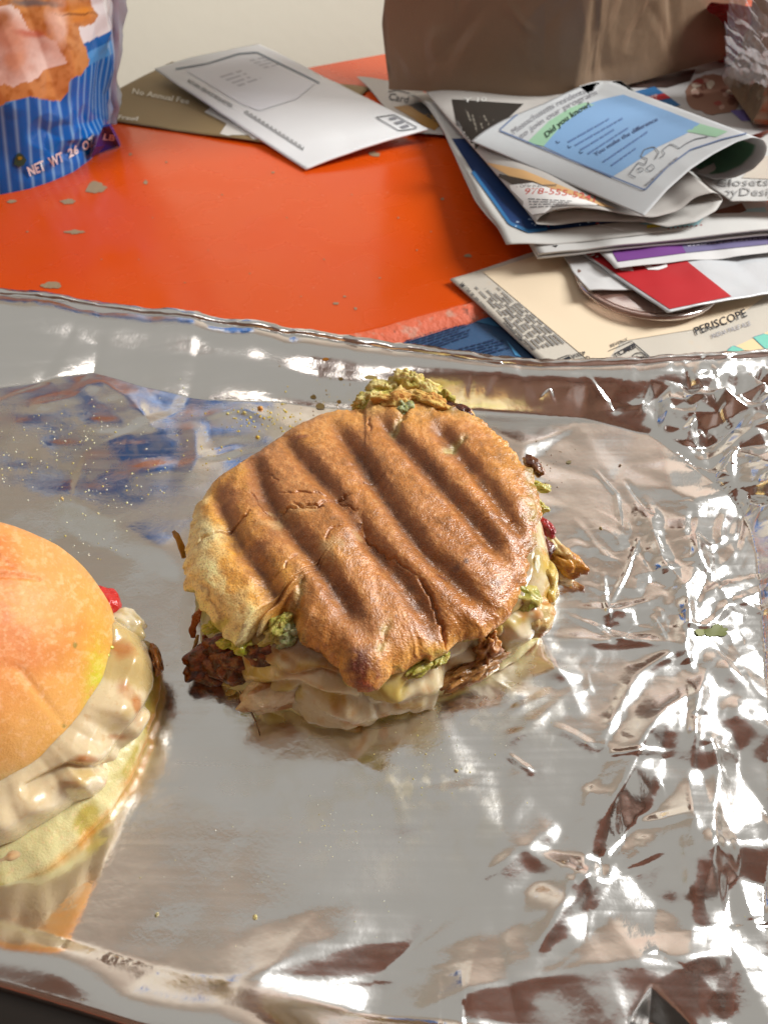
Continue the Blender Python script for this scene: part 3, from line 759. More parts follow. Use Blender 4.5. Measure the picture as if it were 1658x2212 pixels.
# ------------------------------------------------------------------ snack bag
def snack_bag():
    root = tag(empty('snack_bag'), 'blue striped snack bag with food picture at the upper left', 'snack bag')
    base = smooth(GP([(-420, 350), (-300, 412), (-150, 432), (0, 421), (60, 409), (110, 393), (160, 371), (198, 343), (222, 312), (236, 285), (240, 268)])[:, :2], 320, 6)
    r_ = rays(240, 0); e_ = G(240, 272, 0.0); t_ = (e_[1] - 0.004) / r_[1]; z_ = CAMH + r_[2] * t_
    sh = (np.array([r_[0] * t_ - e_[0], -0.004])) * 0.13 / z_
    nz = 340
    zt = np.linspace(0, 0.28, nz)
    tg = np.gradient(base, axis=0); nrm = np.stack([tg[:, 1], -tg[:, 0]], -1); nrm /= np.linalg.norm(nrm, axis=1)[:, None]
    P = np.empty((320, nz, 3))
    s = np.linspace(0, 1, 320)
    bul = 0.004 * np.sin(np.pi * np.clip(zt / 0.2, 0, 1))
    P[..., :2] = base[:, None, :] + sh[None, None, :] * (zt / 0.13)[None, :, None] + nrm[:, None, :] * (bul[None, :] * np.sin(np.pi * s)[:, None])[..., None]
    P[..., 2] = zt[None, :]
    # soft dents, sharp creases
    SS, ZZ = np.meshgrid(s, zt / 0.26, indexing='ij')
    D = fbm(P, 14, 3, 3) * 0.0035
    rg = random.Random(8)
    for ln, a_, w in [([(0.80, 0.52), (0.86, 0.34), (0.93, 0.17)], 0.004, 0.05), ([(0.70, 0.10), (0.78, 0.07), (0.86, 0.045)], 0.004, 0.035), ([(0.66, 0.14), (0.76, 0.05)], -0.003, 0.04), ([(0.95, 0.6), (0.955, 0.1)], 0.002, 0.02), ([(0.62, 0.5), (0.70, 0.2)], -0.003, 0.05)]:
        dd, al = dseg(SS, ZZ, ln); D += a_ * np.clip(1 - dd / w, 0, 1)
    for _ in range(22):
        s0_, z0_ = rg.uniform(0.55, 1), rg.uniform(0, 0.7); an = rg.uniform(0, 6.3); l_ = rg.uniform(0.04, 0.16)
        dd, al = dseg(SS, ZZ, [(s0_, z0_), (s0_ + l_ * math.cos(an), z0_ + l_ * math.sin(an))])
        D += rg.choice((-1, 1)) * rg.uniform(0.0006, 0.0016) * np.clip(1 - dd / 0.025, 0, 1)
    P[..., :2] += nrm[:, None, :] * D[..., None] * sstep(0, 0.05, ZZ)[..., None]
    px, py = proj(P)
    jw = fbm(np.stack([px, py, 0 * px], -1), 0.03, 3, 2) * 4
    # print: stripes follow the bag up its side
    colr = np.empty(P.shape); colr[:] = srgb(0, 96, 182)
    arc = np.r_[0, np.cumsum(np.linalg.norm(np.diff(base, axis=0), axis=1))]
    st = (arc / 0.0078) % 1.0
    stripe = np.exp(-((st - 0.5) / 0.11) ** 2)[:, None] * np.ones(nz)[None, :]
    colr += (srgb(120, 172, 220) - colr) * np.clip(stripe * 1.1, 0, 1)[..., None]
    line1 = py - (115 - (px - 188) * 0.50)      # lower edge of the dark band
    top = py < (92 - (px - 188) * 0.52)
    band = (~top) & (py < 114 - (px - 188) * 0.52)
    light = (~top) & (~band) & (py < 143 - (px - 188) * 0.48)
    colr[light] = srgb(74, 148, 214); colr[band] = srgb(0, 92, 172); colr[top] = srgb(214, 217, 220)
    pic = inpoly(px + jw, py + jw, [(-900, 240), (0, 227), (40, 214), (74, 211), (105, 216), (128, 213), (147, 192), (156, 173), (176, 162), (189, 137), (189, 108), (178, 80), (172, 62), (180, 60), (205, 48), (215, 34), (203, 18), (198, -40), (150, -200), (-900, -200)])
    Q = np.stack([px, py, 0 * px], -1)
    n1 = fbm(Q, 0.02, 4, 6); n2 = fbm(Q, 0.06, 3, 7)
    food = srgb(196, 140, 84)[None, None] * np.ones(P.shape)
    food += (srgb(166, 104, 50) - food) * np.clip(n2 * 0.9, 0, 1)[..., None]
    cream = inpoly(px + jw * 2, py + jw * 2, [(-900, 190), (0, 186), (90, 168), (140, 128), (120, 85), (60, 60), (45, 25), (20, 10), (-900, 0)])
    food[cream] = (srgb(226, 210, 200) + (srgb(206, 172, 156) - srgb(226, 210, 200)) * np.clip(n1[cream] + 0.3, 0, 1)[:, None])
    def blob(cx, cy, rx, ry, c_, k=1.0):
        w = np.clip(1.6 - np.hypot((px - cx + jw * 2) / rx, (py - cy + jw) / ry) * 1.2, 0, 1)[..., None] * k
        food[:] = food + (srgb(*c_) - food) * w
    blob(20, 75, 40, 40, (206, 140, 100), 0.7); blob(35, 130, 26, 26, (214, 160, 126), 0.8); blob(70, 72, 30, 8, (190, 104, 76), 0.8); blob(10, 45, 18, 25, (170, 116, 80))
    blob(125, 55, 20, 60, (222, 190, 170), 0.8); blob(170, 20, 50, 12, (196, 128, 50)); blob(180, 42, 34, 12, (186, 118, 52)); blob(170, 30, 45, 2.5, (110, 62, 30)); blob(75, 8, 50, 8, (120, 110, 104))
    food += np.clip(vn(Q, 0.2, 4) * 0.05, -0.04, 0.05)[..., None] * food
    colr[pic] = food[pic]
    hz = fbm(P * [1, 1, 0.6], 22, 3, 12)
    hi = sstep(0.150, 0.158, P[..., 2] + 0.02 * np.sin(px * 0.012))[..., None]
    upc = np.where((hz > 0.22)[..., None], srgb(190, 210, 228), np.where((hz < -0.50)[..., None], srgb(150, 110, 70), srgb(0, 104, 186)))
    colr = colr + (upc - colr) * hi
    edge = s > 0.945
    colr[edge] = colr[edge] * 0.5 + srgb(205, 212, 222) * 0.5
    grid('bag_front', P, np.clip(colr, 0, 1), M['film'], root)
    # back panel and heat sealed side fin, gusset corner
    back = P[::6, ::6].copy(); cen = base.mean(0)
    back[..., 1] = 2 * P[-1, ::6, 1][None, :] - back[..., 1] * 1.0
    back[..., 1] = P[-1, ::6, 1][None, :] + (back[..., 1] - P[-1, ::6, 1][None, :]) * 0.35
    grid('bag_back', back, np.tile(srgb(190, 200, 214), (back.shape[0] * back.shape[1], 1)), M['film'], root)
    e0 = P[-1, ::4]; fin = np.stack([e0 + np.array([0, 0, 0]), e0 + np.array([0.0022, -0.0006, 0]), e0 + np.array([0.0045, 0.0004, 0])], 0)
    fin[1:, :, 1] += 0.0009 * np.sin(e0[:, 2] * 260)[None, :]
    grid('side_seal', fin, np.tile(srgb(188, 198, 216), (fin.shape[0] * fin.shape[1], 1)), M['film'], root)
    g = GP([(196, 341, 0.003), (206, 318, 0.012), (222, 275, 0.024), (237, 272, 0.026), (252, 300, 0.010), (259, 317, 0.001), (238, 312, 0.004)])
    g3 = g.copy(); g3[:, 1] += 0.004
    V = np.concatenate([g, g3]); n = len(g)
    F4 = [(i, (i + 1) % n, (i + 1) % n + n, i + n) for i in range(n)]
    me = bpy.data.meshes.new('gusset_corner'); me.from_pydata([tuple(p) for p in V], [], F4 + [tuple(range(n)), tuple(range(2 * n - 1, n - 1, -1))]); me.update()
    ca_ = me.color_attributes.new('Col', 'FLOAT_COLOR', 'POINT'); ca_.data.foreach_set('color', np.tile(np.r_[srgb(22, 40, 130), 1].astype(np.float32), len(V)))
    gus = link('gusset_corner', me, root, M['film'])
    ink_ = Ink(BVHTree.FromPolygons([Vector(p) for p in g.tolist()], [tuple(range(n))]), root)
    ink_.text('lettering', "LB", (222, 300), (247, 303), (3, -13), srgb(190, 190, 225), 0.03, 0.0005)
    ink_.done()
    ink = Ink(bvh_of(P[::2, ::2]), root)
    WH = srgb(226, 224, 226)
    ink.text('net_weight', "NET", (64, 379), (99, 364), (-7, -20), WH, 0.03, 0.0010)
    ink.text('net_weight', "WT", (109, 360), (138, 345), (-7, -20), WH, 0.03, 0.0010)
    ink.text('net_weight', "26", (148, 340), (169, 329), (-4, -20), WH, 0.03, 0.0010)
    ink.text('net_weight', "OZ", (179, 325), (205, 309), (-5, -19), WH, 0.03, 0.0010)
    ink.poly('small_print', ragged(42, 345, 12, 13, 20, 3, 0.3), srgb(48, 84, 70), 0.0005)
    ink.poly('small_print', ragged(43, 340, 5, 4, 12, 4, 0.3), srgb(150, 140, 50), 0.0007)
    ink.done()
snack_bag()

# ------------------------------------------------------------------ tray and crumpled foil
RIMZ, FLZ = 0.021, 0.0035
rimD = [(-420, 600), (-200, 612), (0, 636), (100, 648), (250, 668), (420, 691), (640, 721), (810, 743), (880, 757), (1000, 775), (1100, 784), (1180, 790), (1300, 788), (1400, 785), (1520, 778), (1658, 770), (1800, 760), (2000, 745)]
rim = smooth(GP(rimD, RIMZ)[:, :2], 900, 3)
nearD = [(-420, 1985), (-150, 2075), (0, 2121), (150, 2165), (300, 2212), (500, 2262), (800, 2320), (1200, 2345), (1700, 2340), (2050, 2330)]
near = smooth(GP(nearD, 0.0195)[:, :2], 900, 3)
floorD = [(-600, 862), (-200, 840), (0, 832), (110, 815), (205, 806), (300, 832), (450, 862), (600, 873), (800, 890), (1040, 886), (1250, 905), (1400, 940), (1480, 1000), (1560, 1060), (1608, 1110), (1630, 1200), (1650, 1400), (1668, 1800), (1650, 1985), (1500, 2010), (1200, 2060), (900, 2090), (640, 2120), (420, 2120), (100, 2030), (-250, 1930), (-600, 1800)]
floorW = GP(floorD, FLZ)[:, :2]
rightRim = GP([(1830, 700), (1800, 900), (1780, 1100), (1800, 1500), (1810, 1900), (1790, 2300)], RIMZ)[:, :2]

# facets: a triangulated field of random heights, sampled on a raster
GX0, GX1, GY0, GY1, GS = -0.24, 0.30, -0.03, 0.40, 0.0006
gx = np.arange(GX0, GX1, GS); gy = np.arange(GY0, GY1, GS)
XX, YY = np.meshgrid(gx, gy, indexing='ij')
def tin(pts, hts):
    r = delaunay_2d_cdt([Vector(p) for p in pts], [], [], 0, 1e-7)
    V = np.array([tuple(v) for v in r[0]]); H = np.zeros(len(V))
    for i, o in enumerate(r[3]):
        if o: H[i] = hts[o[0]]
    Z = np.zeros(XX.shape)
    for f in r[2]:
        p = V[list(f)][:3]; h = H[list(f)][:3]
        i0 = max(0, int((p[:, 0].min() - GX0) / GS)); i1 = min(len(gx) - 1, int((p[:, 0].max() - GX0) / GS) + 1)
        j0 = max(0, int((p[:, 1].min() - GY0) / GS)); j1 = min(len(gy) - 1, int((p[:, 1].max() - GY0) / GS) + 1)
        if i1 < i0 or j1 < j0: continue
        x = XX[i0:i1 + 1, j0:j1 + 1]; y = YY[i0:i1 + 1, j0:j1 + 1]
        (x1, y1), (x2, y2), (x3, y3) = p
        den = (y2 - y3) * (x1 - x3) + (x3 - x2) * (y1 - y3)
        if abs(den) < 1e-14: continue
        a = ((y2 - y3) * (x - x3) + (x3 - x2) * (y - y3)) / den
        b = ((y3 - y1) * (x - x3) + (x1 - x3) * (y - y3)) / den
        c = 1 - a - b
        m = (a >= -1e-4) & (b >= -1e-4) & (c >= -1e-4)
        Z[i0:i1 + 1, j0:j1 + 1][m] = (a * h[0] + b * h[1] + c * h[2])[m]
    return Z
def scatter(n, seed, dens):
    rg = np.random.default_rng(seed); out = []
    while len(out) < n:
        x = rg.uniform(GX0, GX1, n); y = rg.uniform(GY0, GY1, n)
        px, py = proj(np.stack([x, y, x * 0 + 0.005], -1))
        k = rg.uniform(0, 1, n) < dens(px, py)
        out += list(zip(x[k], y[k]))
    out = out[:n] + [(GX0 - .01, GY0 - .01), (GX1 + .01, GY0 - .01), (GX1 + .01, GY1 + .01), (GX0 - .01, GY1 + .01)]
    return out
PXg, PYg = proj(np.stack([XX, YY, XX * 0 + 0.006], -1))
fd, _ = dseg(XX, YY, floorW, True)
ins = inpoly(XX, YY, floorW)
dout = np.where(ins, 0, fd)
drim, _ = dseg(XX, YY, np.concatenate([rim[::20][:-2], rightRim[1:]]))
drn, _ = dseg(XX, YY, near[::20]); drim = np.minimum(drim, drn * 1.0)
t = dout / (dout + drim + 1e-6)
HB = FLZ + (RIMZ - FLZ) * t ** 0.85 * (1 - 0.9 * sstep(1850, 2050, PYg))
# weights of crumpling in different zones
def bump2(cx, cy, rx, ry, p=2): return np.exp(-(((PXg - cx) / rx) ** 2 + ((PYg - cy) / ry) ** 2))
wall_r = sstep(900, 1060, PXg) * sstep(0.05, 0.35, t) * (PYg < 2000)
corner = np.clip(sstep(1380, 1600, PXg) * sstep(1250, 950, PYg) * (t > 0.02), 0, 1)
lowr = sstep(1000, 1350, PXg) * sstep(1350, 1500, PYg)
pinch = bump2(1450, 1330, 210, 190)
mid = sstep(1150, 1350, PXg) * sstep(1020, 1150, PYg) * sstep(2150, 1700, PYg)
low = sstep(1950, 2080, PYg) * sstep(350, 550, PXg)
left = bump2(250, 900, 330, 140) + bump2(600, 950, 200, 80)
rg = np.random.default_rng(12)
P1 = scatter(520, 1, lambda x, y: np.where((x > 1000), 1.0, 0.25))
Z1 = tin(P1, np.r_[rg.normal(0, 1, 520), 0, 0, 0, 0])
P2 = scatter(2600, 2, lambda x, y: np.where((x > 1150), 1.0, 0.2))
Z2 = tin(P2, np.r_[rg.normal(0, 1, 2600), 0, 0, 0, 0])
P3 = scatter(9000, 3, lambda x, y: np.where((x > 1250) & (y < 1600), 1.0, 0.3))
Z3 = tin(P3, np.r_[rg.normal(0, 1, 9000), 0, 0, 0, 0])
def blur(Z, r):
    for ax_ in (0, 1):
        for _ in range(2):
            c_ = np.cumsum(np.concatenate([np.repeat(np.take(Z, [0], ax_), r + 1, ax_), Z, np.repeat(np.take(Z, [-1], ax_), r, ax_)], ax_), ax_)
            n_ = Z.shape[ax_]
            Z = (np.take(c_, np.arange(2 * r + 1, 2 * r + 1 + n_), ax_) - np.take(c_, np.arange(0, n_), ax_)) / (2 * r + 1)
    return Z
Z1s = blur(Z1, 2)
H = HB.copy()
H += Z1s * (0.00080 + 0.0003 * (t > 0.02) * (PXg < 950) * np.minimum(1, t * 5) + 0.0005 * lowr)
H += Z1 * (0.0026 * wall_r + 0.0022 * corner + 0.0001 * lowr + 0.00016 * mid + 0.0011 * low + 0.0004 * left)
H += Z2 * (0.00003 + 0.0012 * wall_r + 0.0013 * corner + 0.00004 * lowr + 0.00007 * mid + 0.00020 * pinch + 0.00015 * low + 0.00006 * left)
H += Z3 * (0.000004 + 0.0001 * wall_r + 0.00022 * corner + 0.000014 * mid + 0.00009 * pinch)
Pn = np.stack([XX, YY, XX * 0], -1)
H += fbm(Pn, 16, 3, 5) * 0.0010 + fbm(Pn, 55, 2, 6) * 0.00012
H += fbm(Pn * [1, 2.2, 1] , 30, 2, 8) * 0.0006 * left
H += np.where(t > 0.1, fbm(Pn * [1, 0.3, 1], 30, 2, 9) * 0.0003 * (PXg < 1000) * np.minimum(t, 1 - t) * 4, 0)
folds = [  # traced fold lines: points, height, half width on each side (m)
    ([(1530, 1439), (1504, 1514), (1486, 1680), (1491, 1812), (1500, 1891), (1491, 2031)], 0.0050, 0.0075),
    ([(1565, 1523), (1552, 1672), (1530, 1856), (1526, 1944)], 0.0040, 0.0060),
    ([(1491, 1487), (1399, 1566), (1359, 1663), (1271, 1834), (1236, 1900), (1153, 2062)], 0.0042, 0.0075),
    ([(1478, 1584), (1482, 1685), (1377, 1768), (1271, 1865), (1201, 1970)], -0.0022, 0.008),
    ([(1350, 1812), (1333, 1856), (1201, 1983), (1150, 2060)], 0.0022, 0.007),
    ([(1477, 1387), (1350, 1375), (1210, 1369)], 0.0014, 0.004),
    ([(1477, 1392), (1377, 1448), (1311, 1571), (1300, 1600)], 0.0017, 0.004),
    ([(1482, 1299), (1460, 1242), (1430, 1213), (1415, 1160), (1392, 1084)], 0.0030, 0.005),
    ([(1461, 1110), (1500, 1190), (1571, 1290)], 0.0026, 0.008),
    ([(1482, 1299), (1485, 1340), (1477, 1400), (1495, 1440)], 0.0028, 0.0035),
    ([(1548, 1430), (1600, 1460), (1700, 1540)], 0.0030, 0.006),
    ([(1565, 1514), (1646, 1566), (1750, 1640)], 0.0034, 0.008),
    ([(1545, 1530), (1600, 1640), (1700, 1800)], -0.003, 0.010),
    ([(1560, 1790), (1600, 1900), (1640, 2010)], 0.003, 0.009),
    ([(900, 2185), (1026, 2135), (1135, 2118), (1271, 2090), (1420, 2075), (1658, 2050)], 0.0034, 0.011),
    ([(500, 2140), (640, 2075), (760, 2040), (900, 2030)], 0.0024, 0.009),
    ([(1026, 1900), (1130, 1830), (1210, 1775)], 0.0018, 0.007),
    ([(1290, 1330), (1330, 1310), (1420, 1290)], 0.0013, 0.003),
    ([(1180, 1420), (1230, 1470), (1260, 1540)], 0.0012, 0.004),
    ([(1090, 1600), (1150, 1560), (1235, 1480)], 0.0012, 0.005),
    ([(210, 809), (293, 868), (330, 920)], 0.0018, 0.008),
    ([(210, 809), (161, 848), (60, 870)], 0.0013, 0.006),
    ([(415, 897), (425, 985), (400, 1040)], 0.0013, 0.006),
    ([(440, 890), (520, 875), (580, 900)], 0.0010, 0.004),
    ([(425, 985), (480, 970), (520, 960)], 0.0010, 0.003),
    ([(1300, 1130), (1335, 1150), (1340, 1180)], 0.0008, 0.003),
    ([(1195, 1190), (1250, 1165), (1290, 1180)], 0.0007, 0.003),
    ([(830, 1640), (870, 1750), (880, 1800)], 0.0006, 0.008),
]
HF = np.zeros(H.shape)
for ln, h, w in folds:
    h *= 0.80; w *= 1.25
    L = GP(smooth(ln, 24, 2), 0.006)[:, :2]
    wob = fbm(Pn, 90, 2, 4) * 0.0012
    d, al = dseg(XX, YY, L)
    HF += h * np.clip(1 - np.abs(d + wob * sstep(0.0, 0.003, d)) / w, 0, 1) ** 1.25 * np.clip(np.minimum(al, 1 - al) * 5 + 0.25, 0, 1)
H += blur(HF, 1)
rgf = random.Random(21)
for _ in range(95):     # thin creases that run out from the pinch point, and short cross creases
    an = rgf.uniform(0, 2 * math.pi); r0 = rgf.uniform(40, 520) * (1.0 if math.sin(an) > 0 else 0.55); ln_ = rgf.uniform(40, 170)
    x0_, y0_ = 1470 + r0 * math.cos(an), 1385 + r0 * math.sin(an)
    if x0_ < 1040 or x0_ > 1720 or y0_ < 1000 or (x0_ < 1250 and y0_ < 1400): continue
    an2 = an + rgf.gauss(0, 0.35) + (1.3 if rgf.random() < 0.3 else 0)
    pts_ = [(x0_, y0_), (x0_ + 0.5 * ln_ * math.cos(an2) + rgf.gauss(0, 6), y0_ + 0.5 * ln_ * math.sin(an2) + rgf.gauss(0, 6)), (x0_ + ln_ * math.cos(an2), y0_ + ln_ * math.sin(an2))]
    L = GP(pts_, 0.006)[:, :2]
    i0, i1 = np.searchsorted(gx, [L[:, 0].min() - 0.008, L[:, 0].max() + 0.008]); j0, j1 = np.searchsorted(gy, [L[:, 1].min() - 0.008, L[:, 1].max() + 0.008])
    if i1 <= i0 or j1 <= j0: continue
    d, al = dseg(XX[i0:i1, j0:j1], YY[i0:i1, j0:j1], L)
    H[i0:i1, j0:j1] += rgf.choice((1, 1, -1)) * rgf.uniform(0.0002, 0.0008) * np.clip(1 - d / rgf.uniform(0.0014, 0.004), 0, 1) * np.clip(np.minimum(al, 1 - al) * 4, 0, 1)
H += 0.0160 * np.clip(1 - drn / 0.060, 0, 1) ** 1.35 * sstep(900, 450, PXg)
H = np.maximum(H, 0.0006)
def hs(x, y):
    i = np.clip((x - GX0) / GS, 0, len(gx) - 1.001); j = np.clip((y - GY0) / GS, 0, len(gy) - 1.001)
    a = i.astype(int); b = j.astype(int); fi = i - a; fj = j - b
    return H[a, b] * (1 - fi) * (1 - fj) + H[a + 1, b] * fi * (1 - fj) + H[a, b + 1] * (1 - fi) * fj + H[a + 1, b + 1] * fi * fj
NU, NV = 900, 760
rT = resample(rim, NU); rB = resample(near, NU)
vv = np.linspace(0, 1, NV) ** 0.92
XY = rB[:, None, :] * (1 - vv)[None, :, None] + rT[:, None, :] * vv[None, :, None]
FP = np.empty((NU, NV, 3)); FP[..., :2] = XY; FP[..., 2] = hs(XY[..., 0], XY[..., 1])
# edges: the far edge is folded over the rim, the near edge turned down over the tray lip
rz = RIMZ + fbm(np.stack([rT[:, 0], rT[:, 1], 0 * rT[:, 0]], -1), 40, 3, 7) * 0.0012
bl = sstep(0.93, 1.0, vv)[None, :]
FP[..., 2] = FP[..., 2] * (1 - bl) + np.maximum(FP[..., 2], rz[:, None]) * bl
FP[:, -1, 2] = rz
nb_ = sstep(0.05, 0.0, vv)[None, :] * (fbm(np.stack([rB[:, 0], rB[:, 1], 0 * rB[:, 0]], -1), 12, 1, 3) > -9)[:, None] * sstep(0.06, 0.02, rB[:, :1])
FP[..., 2] = FP[..., 2] * (1 - nb_) + 0.0196 * nb_
out = []
for k in range(1, 12):
    a = k / 8 * math.pi
    if k <= 8: dy, dz = 0.0022 * (1 - math.cos(a)), 0.0022 * math.sin(a)
    else: dy, dz = 0.0044, -(k - 8) * 0.003
    q = FP[:, -1].copy(); n1 = fbm(np.stack([rT[:, 0], rT[:, 1], 0 * rT[:, 0] + k * 0.004], -1), 120, 2, 3) * 0.0006
    q[:, 1] += dy + n1 * 0.6; q[:, 2] += dz + n1
    out.append(q)
bot = []
for k in range(1, 5):
    q = FP[:, 0].copy(); q[:, 1] -= 0.0012 * k ** 0.5; q[:, 0] -= 0.0006 * k ** 0.5; q[:, 2] -= 0.002 * k; bot.append(q)
FP = np.concatenate([np.stack(bot[::-1], 1), FP, np.stack(out, 1)], 1)
fpx, fpy = proj(FP)
# colour and roughness: bare foil, dull greasy film near the food, pesto streaks
fc = np.empty(FP.shape[:2] + (4,)); fc[..., :3] = (0.90, 0.89, 0.875)
Qf = np.stack([fpx, fpy, 0 * fpx], -1)
rough = 0.18 + 0.05 * fbm(Qf, 0.006, 3, 3)
gr = np.clip(np.exp(-((fpx - 120) / 260) ** 2 - ((fpy - 1010) / 130) ** 2) + np.exp(-((fpx - 560) / 170) ** 2 - ((fpy - 930) / 60) ** 2), 0, 1) * np.clip(0.5 + fbm(Qf, 0.02, 4, 9), 0, 1)
gr += np.clip(np.exp(-((fpx - 1040) / 170) ** 2 - ((fpy - 1500) / 110) ** 2), 0, 1) * np.clip(0.3 + fbm(Qf, 0.025, 4, 10), 0, 1) * 0.7
gr += np.exp(-((fpx - 900) / 120) ** 2 - ((fpy - 1690) / 60) ** 2) * np.clip(0.2 + fbm(Qf, 0.05, 4, 13), 0, 1) * 0.8
gr += np.exp(-((fpx - 800) / 330) ** 2 - ((fpy - 1760) / 130) ** 2) * np.clip(fbm(Qf, 0.016, 4, 23) - 0.05, 0, 1) * 0.6
ringD = [(790, 900), (620, 950), (480, 1060), (430, 1180), (428, 1290), (430, 1420), (505, 1500), (590, 1532), (690, 1561), (790, 1545), (900, 1518), (1040, 1470), (1168, 1385), (1185, 1240), (1160, 1100), (1000, 900)]
dr_, _a = dseg(fpx, fpy, ringD, True)
gr += np.exp(-dr_ / 34) * np.clip(0.35 + 1.2 * fbm(Qf, 0.03, 4, 31), 0, 1) * 0.9
gr = np.clip(gr, 0, 1)
rough = rough + 0.035 * vn(FP * [30, 700, 0], 1.0, 5) + 0.02 * vn(FP * [20, 1600, 0], 1.0, 6)
rough = np.clip(rough + 0.22 * gr, 0.08, 0.6)
fc[..., :3] = fc[..., :3] * (1 - 0.22 * gr[..., None] * np.array([0.6, 0.8, 1.4]))
crin = np.clip(np.maximum(sstep(1250, 1450, fpx), sstep(1000, 1100, fpx) * sstep(930, 880, fpy)), 0, 1)
rough -= 0.012 * crin
fc[..., 3] = np.clip(rough, 0.07, 0.6)
foil = grid('foil_sheet', FP, fc, M['foil'])
tag(foil, 'crinkled aluminium foil lining the tray under both sandwiches', 'foil')
FB = bvh_of(FP[::6, ::6])
inkf = Ink(FB, foil)
for (x, y, rx, ry, c_) in [(1545, 1362, 26, 12, (96, 104, 24)), (1510, 1366, 12, 8, (110, 116, 30)), (690, 878, 9, 6, (120, 100, 60)), (732, 868, 5, 4, (120, 90, 40)), (676, 858, 7, 4, (110, 90, 50)), (703, 776, 7, 3.5, (170, 110, 30)), (678, 856, 4, 3, (90, 70, 30)),
                           (736, 818, 5, 4, (120, 95, 50)), (1165, 1010, 8, 4, (150, 140, 110)), (1150, 1000, 5, 7, (160, 150, 120)), (800, 815, 16, 4, (190, 170, 110)), (1228, 998, 6, 3, (120, 110, 80))]:
    inkf.poly('grease_spot', ragged(x, y, rx, ry, 26, int(x)), srgb(*c_), 0.0003, 8)
inkf.done()

tray = tag(empty('baking_tray'), 'dark metal baking tray underneath the foil, edge showing bottom left', 'tray')
lipo = np.concatenate([rim[::30] + [0, 0.0015], (near[::30] - [0.012, 0.040])[::-1]])
n = len(lipo)
V = [(x, y, 0.0005) for x, y in lipo] + [(x, y, -0.004) for x, y in lipo]
link('tray_floor', raw_mesh('tray_floor', V[:n], [list(range(n))], None, False), tray, M['tray'])
a = near + [0.0, 0.0035]; prof = [(0.0, -0.018), (0.0, 0.0), (-0.004, 0.0010), (-0.024, 0.0006), (-0.030, -0.001), (-0.031, -0.006)]
nd = np.array([-0.30, -0.95]); nd /= np.hypot(*nd)
P = np.stack([np.stack([a[::6, 0] - nd[0] * o_, a[::6, 1] - nd[1] * o_, np.full(len(a[::6]), 0.0155 + z_)], -1) for o_, z_ in [(-p[0], p[1]) for p in prof]], 1)
P[..., 0] = a[::6, None, 0] + nd[0] * np.array([-p[0] for p in prof])[None]; P[..., 1] = a[::6, None, 1] + nd[1] * np.array([-p[0] for p in prof])[None]
grid('tray_lip', P, None, M['tray'], tray)

# ------------------------------------------------------------------ food helpers
def outline_R(polyD, z, c, n, jag=0.0, jf=40, seed=1, sm=2):
    w = GP(polyD, z)[:, :2] if np.ndim(z) == 0 else GP(np.c_[np.array(polyD), z])[:, :2]
    w = np.concatenate([w, w[:1]])
    w = resample(w, 1500)[:-1]
    th = np.arctan2(w[:, 1] - c[1], w[:, 0] - c[0]); R = np.hypot(w[:, 0] - c[0], w[:, 1] - c[1])
    o = np.argsort(th); th = th[o]; R = R[o]
    T = np.linspace(-np.pi, np.pi, n, endpoint=False)
    Rr = np.interp(T, np.r_[th[-1] - 2 * np.pi, th, th[0] + 2 * np.pi], np.r_[R[-1], R, R[0]])
    for _ in range(sm): Rr = (np.roll(Rr, 1) + 2 * Rr + np.roll(Rr, -1)) / 4
    if jag: Rr = Rr + jag * fbm(np.stack([np.cos(T), np.sin(T), 0 * T], -1), jf / 6.28, 3, seed)
    return T, Rr
def lump(name, x, y, z, rx, ry, rz, rot, parent, mate, colf, amp=0.22, freq=2.2, seed=0, n=44, tilt=0.0):
    """irregular closed lump centred over a traced point at height z"""
    c = G(x, y, z)
    th = np.linspace(0, 2 * np.pi, n, endpoint=False); ph = np.linspace(0.02, np.pi - 0.02, n // 2)
    T, Pp = np.meshgrid(th, ph, indexing='ij')
    d = np.stack([np.sin(Pp) * np.cos(T), np.sin(Pp) * np.sin(T), np.cos(Pp)], -1)
    soft = mate == 'cheese'
    r = 1 + amp * fbm(d + seed * 3.7, freq * (0.8 if soft else 0.9), 2, seed) + amp * (0.0 if soft else (0.3 if mate == 'crumb' else 0.12)) * fbm(d + seed, freq * 4, 2, seed + 1)
    p = d * r[..., None] * [rx, ry, rz]
    if tilt:
        ct, st_ = math.cos(tilt), math.sin(tilt); p = np.stack([p[..., 0] * ct + p[..., 2] * st_, p[..., 1], -p[..., 0] * st_ + p[..., 2] * ct], -1)
    ca, sa = math.cos(rot), math.sin(rot)
    p = np.stack([p[..., 0] * ca - p[..., 1] * sa, p[..., 0] * sa + p[..., 1] * ca, p[..., 2]], -1)
    colr = colf(d * r[..., None], d) if callable(colf) else np.tile(np.asarray(colf, float), (n * (n // 2), 1))
    return grid(name, p + c, colr, mate if not isinstance(mate, str) else M[mate], parent, wrap=True, flip=True)
def two(c1, c2, f=2.5, seed=0, bias=0.0):
    c1 = srgb(*c1); c2 = srgb(*c2)
    def fn(p, d):
        w = sstep(-0.35, 0.35, fbm(p, f, 4, seed) + bias)[..., None]
        return c1 * (1 - w) + c2 * w
    return fn
